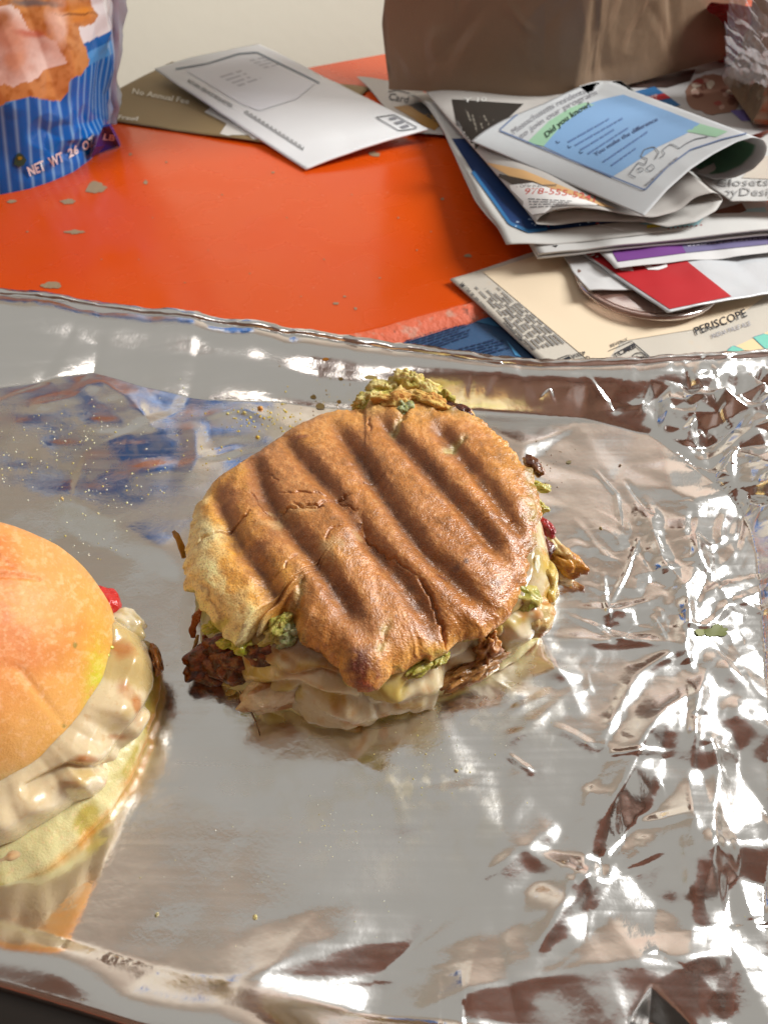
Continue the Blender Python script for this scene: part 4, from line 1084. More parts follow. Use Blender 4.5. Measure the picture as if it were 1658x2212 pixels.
def strip(name, pts, w, th, parent, mate, col, seed=0, taper=True):
    """flat wavy strip along traced points (px,py,z)"""
    L = smooth(GP(pts), 36, 3); n = len(L)
    t = np.gradient(L, axis=0); t /= np.linalg.norm(t, axis=1)[:, None] + 1e-12
    up = np.array([0.0, -0.4, 0.9]); s = np.cross(t, up); s /= np.linalg.norm(s, axis=1)[:, None] + 1e-12
    u = np.cross(s, t)
    k = np.linspace(0, 1, n); wd = w * (np.sin(np.pi * np.clip(k, 0.06, 0.94)) ** 0.4 if taper else 1.0) * (1 + 0.25 * fbm(np.stack([k * 6, k * 0 + seed, k * 0], -1), 1, 2, seed))
    a = np.linspace(0, 2 * np.pi, 12, endpoint=False)
    P = L[:, None] + s[:, None] * (wd[:, None] * np.cos(a)[None])[..., None] + u[:, None] * (th * np.sin(a)[None] + 0.3 * wd[:, None] * np.cos(2 * a + seed)[None] * 0.3)[..., None]
    P[0] = P[0].mean(0); P[-1] = P[-1].mean(0)
    P = np.swapaxes(P, 0, 1)
    c = np.asarray(col, float)
    c = np.tile(c, (P.shape[0] * P.shape[1], 1)) * (1 + 0.35 * fbm(P.reshape(-1, 3), 300, 2, seed))[:, None]
    return grid(name, P, np.clip(c, 0, 1), M[mate], parent, wrap=True)

# ------------------------------------------------------------------ grilled sandwich
sand = tag(empty('grilled_sandwich'), 'pressed sandwich with deep grill ridges in the middle of the foil', 'sandwich')
sand.location = (0, 0, 0)
ZE = 0.034
C0 = G(785, 1180, ZE)
topD = [(790, 885), (745, 887), (700, 898), (660, 914), (620, 940), (580, 968), (545, 995), (510, 1018), (478, 1042), (450, 1072), (428, 1105), (412, 1140), (404, 1172), (401, 1215), (408, 1262), (420, 1300), (440, 1325), (475, 1358), (512, 1400), (535, 1402), (545, 1385), (572, 1372), (583, 1345), (605, 1328), (618, 1350), (640, 1380), (648, 1405), (690, 1422), (735, 1445), (756, 1476), (775, 1488), (796, 1492), (818, 1486), (836, 1464), (852, 1446), (880, 1440), (930, 1425), (968, 1405), (985, 1388), (1004, 1380), (1040, 1376), (1068, 1358), (1098, 1330), (1122, 1290), (1140, 1245), (1136, 1215), (1152, 1185), (1160, 1150), (1168, 1105), (1160, 1060), (1140, 1015), (1110, 975), (1075, 945), (1040, 915), (1020, 900), (985, 882), (950, 862), (930, 838), (900, 822), (868, 826), (842, 836), (812, 842), (795, 860)]
NT, NR = 1000, 250
TH, RR = outline_R(topD, ZE, C0, NT, 0.0007, 70, 3, 1)
ro = np.r_[np.linspace(0, 0.86, 150) , 0.86 + 0.14 * np.sin(np.linspace(0, np.pi / 2, 71))[1:]]
ru = 1 - 0.40 * (np.linspace(0, 1, 31)[1:]) ** 1.3
rho = np.r_[ro, ru]; upper = np.r_[np.ones(len(ro)), np.zeros(len(ru))]
NR = len(rho)
X = C0[0] + RR[:, None] * np.cos(TH)[:, None] * rho[None]; Y = C0[1] + RR[:, None] * np.sin(TH)[:, None] * rho[None]
lip = np.sqrt(np.clip(1 - np.clip((rho - 0.80) / 0.20, 0, 1) ** 2.4, 0, 1))
thick_ = 0.0085 * (0.55 + 0.45 * sstep(-0.2, 0.9, -np.cos(TH - 0.2)))      # the left side is thicker
Z = ZE + np.where(upper[None] > 0, thick_[:, None] * lip[None] + 0.0065 * (1 - rho[None] ** 2), -0.0045 * np.clip((1 - rho[None]) / 0.10, 0, 1) ** 0.5)
P = np.stack([X, Y, Z], -1)
tpx, tpy = proj(P)
grooves = [[(440, 1030), (472, 1075), (490, 1121), (513, 1174), (565, 1234), (604, 1307), (650, 1380)],
           [(530, 960), (547, 991), (576, 1070), (594, 1106), (633, 1158), (700, 1235), (760, 1315), (800, 1375)],
           [(590, 905), (644, 973), (725, 1070), (763, 1121), (810, 1180), (870, 1245), (935, 1325), (975, 1400)],
           [(715, 890), (766, 965), (837, 1076), (912, 1174), (964, 1216), (1020, 1265), (1095, 1330)],
           [(815, 880), (863, 939), (951, 1037), (1049, 1135), (1120, 1215)],
           [(935, 890), (997, 965), (1060, 1040), (1114, 1108), (1160, 1160)]]
up2 = upper[None] * np.ones_like(X)
fade = (1 - np.clip(rho, 0, 1) ** 7)[None] * up2
gw = np.zeros_like(X)
for g in grooves:
    L = GP(smooth(g, 40, 3), 0.046)[:, :2]
    wob = fbm(np.stack([X, Y, 0 * X], -1), 70, 2, 2) * 0.0003
    d, al = dseg(X, Y, L)
    gw = np.maximum(gw, np.exp(-((d + wob) / 0.0036) ** 2) * np.clip(np.minimum(al * 8 + 0.2, (1 - al) * 6 + 0.15), 0, 1))
P[..., 2] += (-0.0041 * gw + 0.0012) * fade
N3 = np.stack([X, Y, 0 * X], -1)
P[..., 2] += (fbm(N3, 60, 3, 4) * 0.0005 + fbm(N3, 240, 3, 14) * 0.00022) * up2
# cracks and tears in the crust
cracks = [([(635, 1095), (655, 1112), (690, 1108), (720, 1085), (727, 1078), (760, 1066)], 0.0014, 0.0005),
          ([(604, 1068), (640, 1072), (690, 1075), (718, 1077)], 0.0007, 0.0004), ([(598, 1105), (640, 1106), (680, 1100), (702, 1108)], 0.0012, 0.00045),
          ([(405, 1165), (440, 1152), (490, 1140), (520, 1118), (548, 1108)], 0.0012, 0.0005), ([(540, 1060), (560, 1090), (585, 1120)], 0.0008, 0.0004),
          ([(727, 1078), (760, 1092), (775, 1100)], 0.0006, 0.0003), ([(760, 1130), (800, 1160), (845, 1195), (870, 1215), (905, 1232)], 0.0006, 0.0003),
          ([(700, 1180), (715, 1155), (740, 1150)], 0.0005, 0.0004), ([(905, 1232), (930, 1265), (950, 1310), (965, 1345), (985, 1388)], 0.0016, 0.0006),
          ([(590, 1250), (610, 1240), (645, 1200)], 0.0005, 0.0003), ([(955, 970), (985, 945), (1005, 925)], 0.0013, 0.0010), ([(850, 925), (865, 895), (880, 865)], 0.0018, 0.0011),
          ([(796, 880), (800, 905), (797, 925)], 0.0010, 0.0005), ([(640, 1300), (648, 1265), (655, 1240)], 0.0012, 0.0011), ([(605, 1330), (630, 1315), (642, 1290)], 0.0020, 0.0014),
          ([(820, 1390), (830, 1355), (838, 1330)], 0.0008, 0.0009), ([(1040, 1110), (1090, 1095), (1120, 1100)], 0.0006, 0.0003), ([(780, 1040), (830, 1015)], 0.0005, 0.0003),
          ([(560, 1000), (600, 1040), (570, 1055)], 0.0004, 0.0003), ([(430, 1275), (455, 1285), (470, 1310)], 0.0006, 0.0005), ([(425, 1240), (450, 1262), (445, 1290)], 0.0006, 0.0005)]
crk = np.zeros_like(X); green = np.zeros_like(X)
for i, (ln, dep, w) in enumerate(cracks):
    L = smooth(ln, 30, 1); L = L + np.stack([fbm(np.stack([L[:, 0], L[:, 1], 0 * L[:, 0]], -1), 0.08, 3, i), fbm(np.stack([L[:, 0], L[:, 1], 0 * L[:, 0] + 9], -1), 0.08, 3, i)], -1) * 4
    d, al = dseg(X, Y, GP(L, 0.046)[:, :2])
    e = np.exp(-(d / w) ** 2) * np.clip(np.minimum(al, 1 - al) * 6 + 0.15, 0, 1)
    P[..., 2] -= dep * e * up2
    crk = np.maximum(crk, e)
    if i in (10, 11, 13, 14, 15): green = np.maximum(green, np.exp(-(d / (w * 1.5)) ** 2) * np.clip(np.minimum(al, 1 - al) * 6 + 0.3, 0, 1))
# pale cracked plates along the left lip, torn far end, charred nose
pl = sstep(470, 400, tpx) * sstep(1180, 1290, tpy)
P[..., 2] += np.abs(vn(N3, 300, 8)) * 0.0009 * pl
torn = sstep(905, 840, tpy - np.abs(tpx - 880) * 0.15) * (tpx > 770)
P += (fbm(P, 170, 4, 19) * 0.0022 * torn)[..., None] * np.array([0.7, 0.7, 1])
edge_n = sstep(0.88, 1.0, rho)[None] * np.ones_like(X)
P += (fbm(P, 260, 3, 23) * 0.0009 * edge_n)[..., None] * np.array([1, 1, 0.6])
# colour of the crust
pale, gold, brn, drk, pesto = srgb(255, 238, 172), srgb(242, 178, 76), srgb(186, 116, 54), srgb(70, 28, 20), srgb(164, 158, 58)
q = fbm(np.stack([tpx, tpy, 0 * tpx], -1), 0.012, 4, 5); q2 = fbm(np.stack([tpx, tpy, 0 * tpx], -1), 0.05, 4, 6)
dl = (tpx - 400) * 0.9 + (1250 - tpy) * 0.22           # toasting grows away from the left edge
tst = sstep(-10, 250, dl + 45 * q + 25 * q2)
tst = np.clip(tst * 0.95 + 0.22 * gw * sstep(20, 160, dl) - 0.35 * np.exp(-((tpx - 480) / 90) ** 2 - ((tpy - 1330) / 80) ** 2) - 0.30 * edge_n * (0.5 + 0.5 * q2) + 0.15 * np.exp(-((tpx - 1080) / 140) ** 2 - ((tpy - 1220) / 120) ** 2), 0, 1)
for (cx, cy, rx, ry, a_) in [(480, 1085, 40, 45, 0.35), (540, 1230, 55, 60, 0.20), (500, 1300, 45, 45, 0.18), (640, 950, 60, 25, -0.12), (740, 905, 70, 25, -0.15), (430, 1145, 40, 25, -0.3), (1100, 1000, 50, 60, -0.12), (900, 900, 60, 30, -0.2), (640, 1230, 35, 60, -0.10), (700, 1180, 20, 14, -0.15), (730, 1200, 30, 25, -0.12), (620, 1110, 45, 16, -0.15), (760, 1440, 110, 28, -0.12), (940, 1400, 60, 18, -0.25)]:
    tst = np.clip(tst + a_ * np.exp(-((tpx - cx) / rx) ** 2 - ((tpy - cy) / ry) ** 2), 0, 1)
t_ = tst[..., None]
col = np.where(t_ < 0.5, pale + (gold - pale) * (t_ * 2), gold + (brn - gold) * (t_ * 2 - 1))
pink = np.clip(0.35 * sstep(0.1, 0.8, q) * sstep(0.6, 1, tst), 0, 1)[..., None]
col = col + (srgb(208, 146, 96) - col) * pink * 0.6
col = col + (srgb(98, 54, 20) - col) * (gw * fade * sstep(10, 130, dl) * np.clip(0.85 + 0.4 * q2, 0, 1) * 0.85)[..., None]
q3 = fbm(np.stack([tpx, tpy, 0 * tpx], -1), 0.13, 4, 8, 0.6); q4 = fbm(np.stack([tpx * 0.5 + tpy * 0.3, tpy - tpx, 0 * tpx], -1), 0.03, 4, 18, 0.6)
col = col * np.clip(1 + 0.16 * q3 + 0.20 * q4, 0.5, 1.5)[..., None]
col = col + (srgb(226, 178, 116) - col) * (sstep(0.45, 1.0, q3 + 0.6 * q4) * 0.35 * sstep(0, 1, 1 - gw))[..., None]
col = col + (srgb(70, 34, 16) - col) * (gw * fade * sstep(0.1, 0.9, q4 + 0.5 * q3) * 0.45)[..., None]
def spot(cx, cy, rx, ry, c_, k=1.0, nz=0.6):
    global col
    w = np.clip(1.35 - np.hypot((tpx - cx) / rx, (tpy - cy) / ry) + nz * q2, 0, 1)[..., None] * k
    col = col + (c_ - col) * w
spot(785, 1452, 34, 36, srgb(110, 30, 18), 0.95); spot(796, 1476, 18, 14, srgb(186, 84, 44), 0.8); spot(788, 1412, 22, 20, srgb(110, 62, 52), 0.7)
spot(704, 1442, 18, 10, srgb(96, 44, 20), 0.7); spot(985, 884, 26, 9, srgb(58, 24, 18), 0.95); spot(1150, 1010, 16, 22, srgb(84, 44, 24), 0.8); spot(1165, 1065, 12, 16, srgb(96, 70, 30), 0.7)
spot(650, 946, 26, 6, srgb(128, 50, 30), 0.7); spot(1040, 1240, 9, 7, srgb(70, 34, 30), 0.8); spot(955, 1240, 9, 6, srgb(90, 44, 40), 0.7); spot(1060, 1262, 16, 8, srgb(92, 54, 40), 0.6); spot(1005, 1215, 5, 4, srgb(70, 30, 22), 0.8)
spot(985, 1225, 6, 6, srgb(90, 44, 30), 0.6); spot(1150, 1180, 10, 25, srgb(110, 66, 26), 0.5)
for (cx, cy) in ((518, 1306), (940, 1345), (905, 1380), (855, 1335), (560, 1260), (808, 1424), (1025, 1330), (690, 1010)): spot(cx, cy, 2.6, 2.2, drk, 0.9, 0)
spot(1150, 1090, 20, 60, pesto * 0.8, 0.6); spot(1165, 1040, 14, 40, pesto * 0.8, 0.6); spot(945, 850, 24, 12, srgb(170, 168, 60), 0.7); spot(525, 1402, 24, 12, srgb(168, 176, 36), 0.9); spot(470, 1350, 20, 12, srgb(190, 186, 60), 0.8); spot(640, 1395, 20, 25, srgb(170, 160, 80), 0.6); spot(900, 1442, 30, 8, srgb(150, 150, 40), 0.8); spot(960, 1412, 25, 8, srgb(160, 150, 50), 0.6)
for (cx, cy, rx, ry) in ((715, 1175, 26, 12), (705, 1195, 14, 20), (640, 1100, 40, 7), (770, 1150, 12, 10), (590, 1130, 18, 9), (810, 1080, 10, 6)):
    spot(cx, cy, rx, ry, srgb(214, 178, 122), 0.5, 1.0)
tornw = (torn * np.clip(0.6 + q2, 0, 1))[..., None]
col = col + (srgb(222, 196, 112) - col) * tornw * 0.75
un = (1 - up2)[..., None]
col = col + (srgb(196, 190, 96) - col) * un * 0.85
col = col + (srgb(200, 190, 130) - col) * (green * np.clip(0.45 + 0.6 * q2, 0, 0.8))[..., None]
col = col + (srgb(150, 84, 40) - col) * (np.clip(crk - green, 0, 1) * 0.35)[..., None]
rgh = np.clip(0.42 - 0.20 * sstep(850, 1100, tpx + (tpy - 1150) * 0.35) * sstep(0.4, 0.9, tst) + 0.08 * q2 + 0.2 * torn + 0.15 * un[..., 0], 0.2, 0.8)
col = np.concatenate([np.clip(col, 0.004, 1), rgh[..., None]], -1)
grid('top_bun', P, col, M['crust'], sand, wrap=True)
TOPB = bvh_of(P[::3, ::3], True)

# bottom bun
botD = [(790, 900), (620, 950), (480, 1060), (430, 1180), (428, 1290), (430, 1420), (470, 1468), (505, 1500), (545, 1515), (590, 1532), (640, 1546), (690, 1561), (745, 1564), (790, 1545), (845, 1532), (900, 1518), (960, 1496), (1040, 1470), (1095, 1440), (1135, 1415), (1168, 1385), (1180, 1330), (1185, 1240), (1160, 1100), (1090, 985), (1000, 900), (900, 850)]
C1 = G(800, 1230, 0.008)
TH, RB = outline_R(botD, 0.0055, C1, 620, 0.0006, 50, 5, 2)
prof = np.array([(0.0, 0.0165), (0.5, 0.0165), (0.78, 0.0160), (0.88, 0.0145), (0.945, 0.0120), (0.985, 0.0090), (1.0, 0.0058), (0.985, 0.0032), (0.95, 0.0020), (0.88, 0.0015)])
prof = smooth(prof, 90, 1)
P = np.stack([C1[0] + RB[:, None] * np.cos(TH)[:, None] * prof[None, :, 0], C1[1] + RB[:, None] * np.sin(TH)[:, None] * prof[None, :, 0], FLZ - 0.003 + prof[None, :, 1] * np.ones(620)[:, None]], -1)
P += (fbm(P, 90, 4, 33) * 0.0011)[..., None] * np.array([1, 1, 0.6]) * sstep(0.6, 0.9, prof[:, 0])[None, :, None]
n1 = fbm(P, 120, 4, 34)
c = srgb(216, 206, 150) + (srgb(178, 170, 90) - srgb(216, 206, 150)) * sstep(0.0, 0.7, n1)[..., None]
c = c + (srgb(176, 118, 50) - c) * (sstep(0.0075, 0.0040, P[..., 2]) * np.clip(0.4 + n1, 0, 1))[..., None]
grid('bottom_bun', P, np.c_[c.reshape(-1, 3), np.full(P.shape[0] * P.shape[1], 0.35)], M['softbun'], sand, wrap=True)

# melted cheese between, bulging out at the front
chD = [(790, 930), (620, 980), (500, 1080), (470, 1200), (478, 1300), (505, 1390), (528, 1432), (552, 1474), (582, 1500), (630, 1522), (690, 1540), (750, 1536), (800, 1520), (850, 1502), (900, 1492), (960, 1468), (1030, 1430), (1090, 1398), (1140, 1360), (1168, 1310), (1178, 1240), (1165, 1150), (1110, 1020), (1000, 930), (880, 890)]
TH, RC = outline_R(chD, 0.019, C1, 700, 0.0010, 34, 15, 2)
prof = smooth(np.array([(0.55, 0.037), (0.80, 0.0365), (0.90, 0.0345), (0.955, 0.030), (0.985, 0.0240), (1.0, 0.0185), (0.995, 0.0140), (0.97, 0.0112), (0.90, 0.0105)]), 110, 1)
P = np.stack([C1[0] + RC[:, None] * np.cos(TH)[:, None] * prof[None, :, 0], C1[1] + RC[:, None] * np.sin(TH)[:, None] * prof[None, :, 0], prof[None, :, 1] * np.ones(700)[:, None]], -1)
wd = sstep(0.6, 0.9, prof[:, 0])[None, :]
dn = fbm(P * [1, 1, 0.9], 42, 2, 41) * 0.0030 + vn(P * [1, 1, 0.5], 130, 44) * 0.0006
dirs = np.stack([np.cos(TH), np.sin(TH), 0 * TH], -1)
lowz = sstep(-0.25, 0.5, fbm(np.stack([np.cos(TH) * 2, np.sin(TH) * 2, 0 * TH], -1), 2.0, 2, 19))
kz = np.clip((0.0345 - prof[None, :, 1]) / 0.024, 0, 1) ** 1.5
P[..., 2] -= kz * (0.0030 * lowz)[:, None]
P += dirs[:, None, :] * (kz * (0.0026 * lowz)[:, None])[..., None]
hpx, hpy = proj(P)
for (x, y, rx, ry, a_) in ((620, 1452, 42, 13, .0026), (705, 1484, 52, 14, .0030), (742, 1535, 60, 12, .0030), (845, 1474, 32, 20, .0040), (935, 1478, 44, 13, .0026), (560, 1498, 36, 13, .0026), (1000, 1420, 40, 14, .0022), (1105, 1362, 34, 22, .0034), (1150, 1320, 24, 26, .0030), (1168, 1250, 14, 40, .0026)):
    dn += a_ * np.exp(-((hpx - x) / rx) ** 2 - ((hpy - y) / ry) ** 2)
for ln in ([(490, 1482), (560, 1470), (620, 1480), (700, 1512), (770, 1516), (850, 1504)], [(560, 1432), (650, 1462), (720, 1462), (790, 1502)], [(865, 1470), (950, 1446), (1030, 1402)], [(890, 1502), (970, 1474), (1060, 1440), (1140, 1380)], [(1075, 1400), (1090, 1340), (1130, 1300)], [(800, 1500), (815, 1530)], [(640, 1500), (600, 1530)]):
    ln = smooth(ln, 20, 1); d_, _a = dseg(hpx + 5 * fbm(P, 200, 2, 3), hpy + 5 * fbm(P, 200, 2, 4), ln); dn -= 0.0024 * np.exp(-(d_ / 5.5) ** 2)
P += dirs[:, None, :] * (dn * wd)[..., None]
# drips running down
drip = np.clip(fbm(np.stack([np.cos(TH) * 3, np.sin(TH) * 3, 0 * TH], -1), 2.2, 2, 9), 0, 1)[:, None] * sstep(0.016, 0.011, prof[None, :, 1])
P[..., 2] -= drip * 0.006; P += dirs[:, None, :] * (drip * 0.0012)[..., None]
n1 = fbm(P, 75, 4, 51); n2 = fbm(P, 190, 3, 52)
c = srgb(212, 196, 158) + (srgb(198, 174, 96) - srgb(212, 196, 158)) * sstep(0.10, 0.75, n1)[..., None]
c = c + (srgb(186, 124, 52) - c) * (sstep(0.22, 0.9, n2 - 0.3 * n1) * 0.75)[..., None]
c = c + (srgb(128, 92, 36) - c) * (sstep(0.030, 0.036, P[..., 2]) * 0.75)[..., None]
for (x, y, rx, ry, cc_, k_) in ((600, 1510, 50, 14, (206, 186, 96), .8), (705, 1512, 40, 10, (200, 172, 84), .8), (548, 1480, 26, 10, (198, 178, 96), .7), (735, 1548, 60, 10, (232, 222, 196), .8), (640, 1470, 50, 10, (226, 206, 172), .7), (760, 1555, 40, 5, (196, 136, 50), .8), (880, 1512, 30, 8, (206, 170, 80), .8), (930, 1488, 40, 8, (226, 214, 150), .8), (1040, 1440, 30, 10, (170, 122, 60), .7), (985, 1418, 30, 12, (228, 222, 206), .8), (1110, 1362, 26, 16, (222, 206, 176), .7), (1160, 1320, 20, 30, (190, 130, 60), .7), (1172, 1250, 14, 36, (206, 168, 70), .8), (675, 1440, 40, 8, (150, 116, 50), .6)):
    w_ = np.clip(1.4 - np.hypot((hpx - x) / rx, (hpy - y) / ry) + 0.6 * n2, 0, 1)[..., None] * k_; c = c + (srgb(*cc_) - c) * w_
grid('melted_cheese', P, np.clip(c, 0, 1), M['cheese'], sand, wrap=True)

white = two((222, 206, 172), (196, 170, 120), 2.5, 3); cream = two((226, 214, 184), (206, 186, 130), 2.0, 5)
browned = two((176, 118, 56), (128, 72, 28), 2.5, 7); yel = two((206, 180, 92), (176, 140, 60), 2.2, 8); onion = two((136, 70, 26), (76, 34, 14), 2.0, 9); chickn = two((218, 196, 158), (170, 120, 66), 2.0, 2, -0.15)
gp = two((150, 148, 52), (196, 184, 100), 3, 6)
L_ = lambda nm, x, y, z, rx, ry, rz, ro_, ma, cf, **k: lump(nm, x, y, z, rx, ry, rz, ro_, sand, ma, cf, **k)
L_('chicken_piece', 606, 1492, 0.018, 0.014, 0.006, 0.006, 0.35, 'filling', chickn, seed=1)
L_('chicken_piece', 832, 1478, 0.0205, 0.0085, 0.0055, 0.0075, 0.4, 'cheese', cream, seed=4)
L_('chicken_piece', 1050, 1408, 0.0215, 0.0042, 0.0035, 0.0100, 0.3, 'filling', two((196, 138, 70), (150, 96, 44), 3.5, 7), seed=10, amp=0.4, freq=3.5)
L_('chicken_piece', 1018, 1446, 0.0170, 0.012, 0.0035, 0.0045, 0.5, 'filling', two((186, 136, 76), (150, 104, 52), 3.5, 7), seed=11, amp=0.4, freq=3.5)
L_('chicken_piece', 1152, 1332, 0.021, 0.0085, 0.0065, 0.0075, 0.9, 'filling', two((196, 140, 72), (206, 180, 120), 2.4, 7), seed=13)
L_('chicken_piece', 1168, 1260, 0.021, 0.0055, 0.009, 0.009, 0.15, 'filling', yel, seed=14)
L_('cheese_drip', 1150, 1238, 0.027, 0.0028, 0.007, 0.0065, -0.12, 'cheese', two((230, 224, 200), (216, 204, 160), 2, 4), seed=15)
L_('chicken_piece', 1128, 1290, 0.031, 0.006, 0.006, 0.0045, 0.5, 'filling', gp, seed=16)
L_('chicken_piece', 752, 1530, 0.011, 0.007, 0.004, 0.0055, 0.2, 'filling', two((206, 150, 60), (216, 190, 130), 2.4, 8), seed=17)
L_('chicken_piece', 880, 1502, 0.011, 0.009, 0.004, 0.005, 0.3, 'filling', two((206, 180, 96), (216, 200, 150), 2.4, 8), seed=18)
# onions spilling at the lower left
for i, (x, y, z, rx, ry, rz, r_) in enumerate([(445, 1418, 0.013, .0075, .005, .004, .3), (468, 1440, 0.012, .008, .0045, .005, -.5), (500, 1420, 0.016, .007, .005, .006, .2), (430, 1440, 0.010, .006, .004, .004, .9), (485, 1398, 0.019, .007, .004, .004, .0), (530, 1425, 0.019, .008, .005, .005, .1), (600, 1398, 0.031, .009, .004, .004, .2), (575, 1412, 0.029, .008, .004, .004, -.2), (635, 1420, 0.029, .006, .003, .003, .2), (450, 1458, 0.008, .007, .0035, .003, -.2), (512, 1448, 0.014, .006, .004, .006, .5)]):
    L_('onion_piece', x, y, z, rx, ry, rz, r_, 'filling', onion if i % 3 != 2 else two((140, 78, 30), (80, 36, 14), 2.6, i), amp=0.22, freq=1.7, seed=30 + i)
for i, (pts, w, cl) in enumerate([([(436, 1312, .027), (424, 1335, .022), (416, 1360, .017), (418, 1378, .014)], .0016, (150, 84, 34)), ([(440, 1370, .020), (452, 1400, .015), (470, 1412, .014)], .0014, (130, 74, 36)), ([(428, 1370, .016), (420, 1400, .010), (412, 1440, .006), (420, 1452, .006)], .0008, (200, 176, 120)),
                                  ([(414, 1425, .010), (440, 1450, .009), (470, 1470, .008), (500, 1482, .008)], .0016, (190, 168, 96)), ([(460, 1380, .020), (500, 1402, .018), (540, 1396, .020)], .0014, (110, 58, 24)), ([(470, 1430, .016), (490, 1455, .011), (500, 1475, .009)], .0018, (120, 60, 26)), ([(488, 1500, .006), (500, 1494, .006), (512, 1490, .007)], .0012, (180, 156, 70))]):
    strip('onion_strip', pts, w, 0.0006, sand, 'filling', srgb(*cl), i)
strip('onion_strip', [(374, 1146, .022), (384, 1160, .021), (392, 1180, .018), (398, 1206, .014)], .0015, .0008, sand, 'filling', srgb(170, 130, 50), 11)
# pieces poking out on the right
L_('onion_piece', 1216, 1212, 0.0085, .0085, .0045, .0042, -.75, 'filling', two((196, 140, 56), (150, 90, 30), 2.4, 3), seed=50, amp=0.3)
L_('onion_piece', 1200, 1188, 0.011, .0075, .003, .0035, -.85, 'filling', two((210, 180, 120), (170, 120, 60), 2.4, 3), seed=51)
L_('pepper_piece', 1178, 1140, 0.016, .0025, .0055, .0035, .45, 'filling', two((160, 30, 34), (120, 16, 24), 2, 3), seed=52)
L_('onion_piece', 1166, 1185, 0.019, .0048, .005, .005, .2, 'filling', two((110, 48, 28), (70, 26, 18), 2, 3), seed=53)
L_('cheese_drip', 1190, 1172, 0.013, .0028, .005, .0025, .4, 'cheese', cream, seed=54)
L_('cheese_drip', 1217, 1243, 0.0050, .0045, .0025, .0015, 0, 'cheese', two((200, 180, 150), (190, 160, 120), 2, 3), seed=55)
# torn crumb lumps at the far end, pesto dribbles, curled flaps
crumbc = two((226, 208, 140), (188, 172, 76), 2.4, 3); toast = two((196, 140, 66), (216, 182, 100), 2.2, 4)
for i, (x, y, z, rx, ry, rz, r_, cf) in enumerate([(800, 868, .037, .007, .004, .005, .4, crumbc), (835, 842, .039, .008, .004, .005, .1, crumbc), (880, 826, .041, .007, .004, .005, -.2, crumbc), (920, 842, .039, .007, .0045, .004, -.5, crumbc), (848, 866, .0425, .008, .0035, .0035, -.1, toast), (922, 866, .0415, .008, .004, .0035, -.35, toast), (958, 862, .038, .004, .003, .004, -.4, gp), (872, 880, .0415, .004, .004, .003, .5, two((176, 180, 140), (140, 150, 90), 3, 5)), (786, 878, .036, .004, .003, .004, 0, crumbc), (893, 818, .043, .002, .002, .003, 0, crumbc), (612, 1352, .036, .006, .0035, .004, .9, gp), (630, 1376, .035, .005, .003, .004, .5, two((176, 180, 140), (140, 150, 90), 3, 5)), (600, 1375, .034, .005, .004, .003, .2, crumbc)]):
    L_('torn_crumb', x, y, z, rx, ry, rz, r_, 'crumb', cf, amp=0.34, freq=2.6, seed=70 + i)
L_('charred_flap', 985, 884, 0.0375, .0072, .0028, .0022, -.45, 'filling', two((66, 28, 22), (104, 50, 34), 2.4, 3), amp=0.3, seed=90)
L_('charred_flap', 1150, 1005, 0.0335, .003, .0055, .0025, .5, 'filling', two((84, 44, 24), (130, 84, 44), 2.4, 3), amp=0.3, seed=91)
for i, (x, y, z, a_, b_, c_) in enumerate([(530, 1400, .030, .0042, .0024, .0026), (500, 1385, .030, .004, .002, .002), (465, 1352, .030, .0045, .002, .0022), (912, 1440, .0305, .006, .002, .0018), (950, 1424, .0305, .004, .0018, .0018), (1155, 1090, .031, .002, .005, .0025), (1162, 1050, .031, .002, .0045, .0022), (655, 1412, .031, .004, .0025, .003), (625, 1395, .030, .005, .003, .004)]):
    L_('pesto_dribble', x, y, z, a_, b_, c_, 0.2 * i, 'filling', gp if i > 2 else two((170, 178, 40), (196, 190, 80), 3, 6), amp=0.35, seed=100 + i)
o = strip('stray_strand', [(516, 1490, .008), (535, 1520, .006), (552, 1555, .0055), (561, 1585, .0050)], .00022, .00022, None, 'filling', srgb(84, 60, 40), 3, False)
tag(o, 'thin dark strand on the foil in front of the grilled sandwich', 'strand')

# ------------------------------------------------------------------ round sandwich at the left edge
bun = tag(empty('bun_sandwich'), 'round soft bun sandwich with melted cheese cut by the left edge', 'sandwich')
ZB = 0.034
rp = GP([(219, 1490), (212, 1560), (200, 1600), (170, 1632), (100, 1672), (0, 1712)], ZB)[:, :2]
A_ = np.c_[2 * rp, np.ones(len(rp))]; sol = np.linalg.lstsq(A_, (rp ** 2).sum(1), rcond=None)[0]
Rb = float(np.clip(math.sqrt(sol[2] + sol[0] ** 2 + sol[1] ** 2), 0.045, 0.056))
e_ = G(219, 1490, ZB)[:2]
CB = np.array([e_[0] - Rb * 0.985, e_[1] + Rb * 0.20])
TH = np.linspace(-np.pi, np.pi, 700, endpoint=False)
RRb = Rb * (1 + 0.018 * fbm(np.stack([np.cos(TH), np.sin(TH), 0 * TH], -1), 1.5, 3, 3))
ro = np.r_[np.linspace(0, 0.8, 110), 0.8 + 0.2 * np.sin(np.linspace(0, np.pi / 2, 80))[1:]]; ru = 1 - 0.4 * np.linspace(0, 1, 31)[1:] ** 1.3
rho = np.r_[ro, ru]; up = np.r_[np.ones(len(ro)), np.zeros(len(ru))]
dome = 0.049 * np.clip(1 - rho ** 2.3, 0, 1) ** 0.62
P = np.stack([CB[0] + RRb[:, None] * np.cos(TH)[:, None] * rho[None], CB[1] + RRb[:, None] * np.sin(TH)[:, None] * rho[None], ZB + np.where(up > 0, dome, -0.004 * np.clip((1 - rho) / 0.1, 0, 1) ** 0.5)[None] * np.ones(700)[:, None]], -1)
P[..., 2] += (fbm(P, 35, 3, 5) * 0.0013 + fbm(P, 160, 3, 6) * 0.0003) * up[None]
bpx, bqy = proj(P)
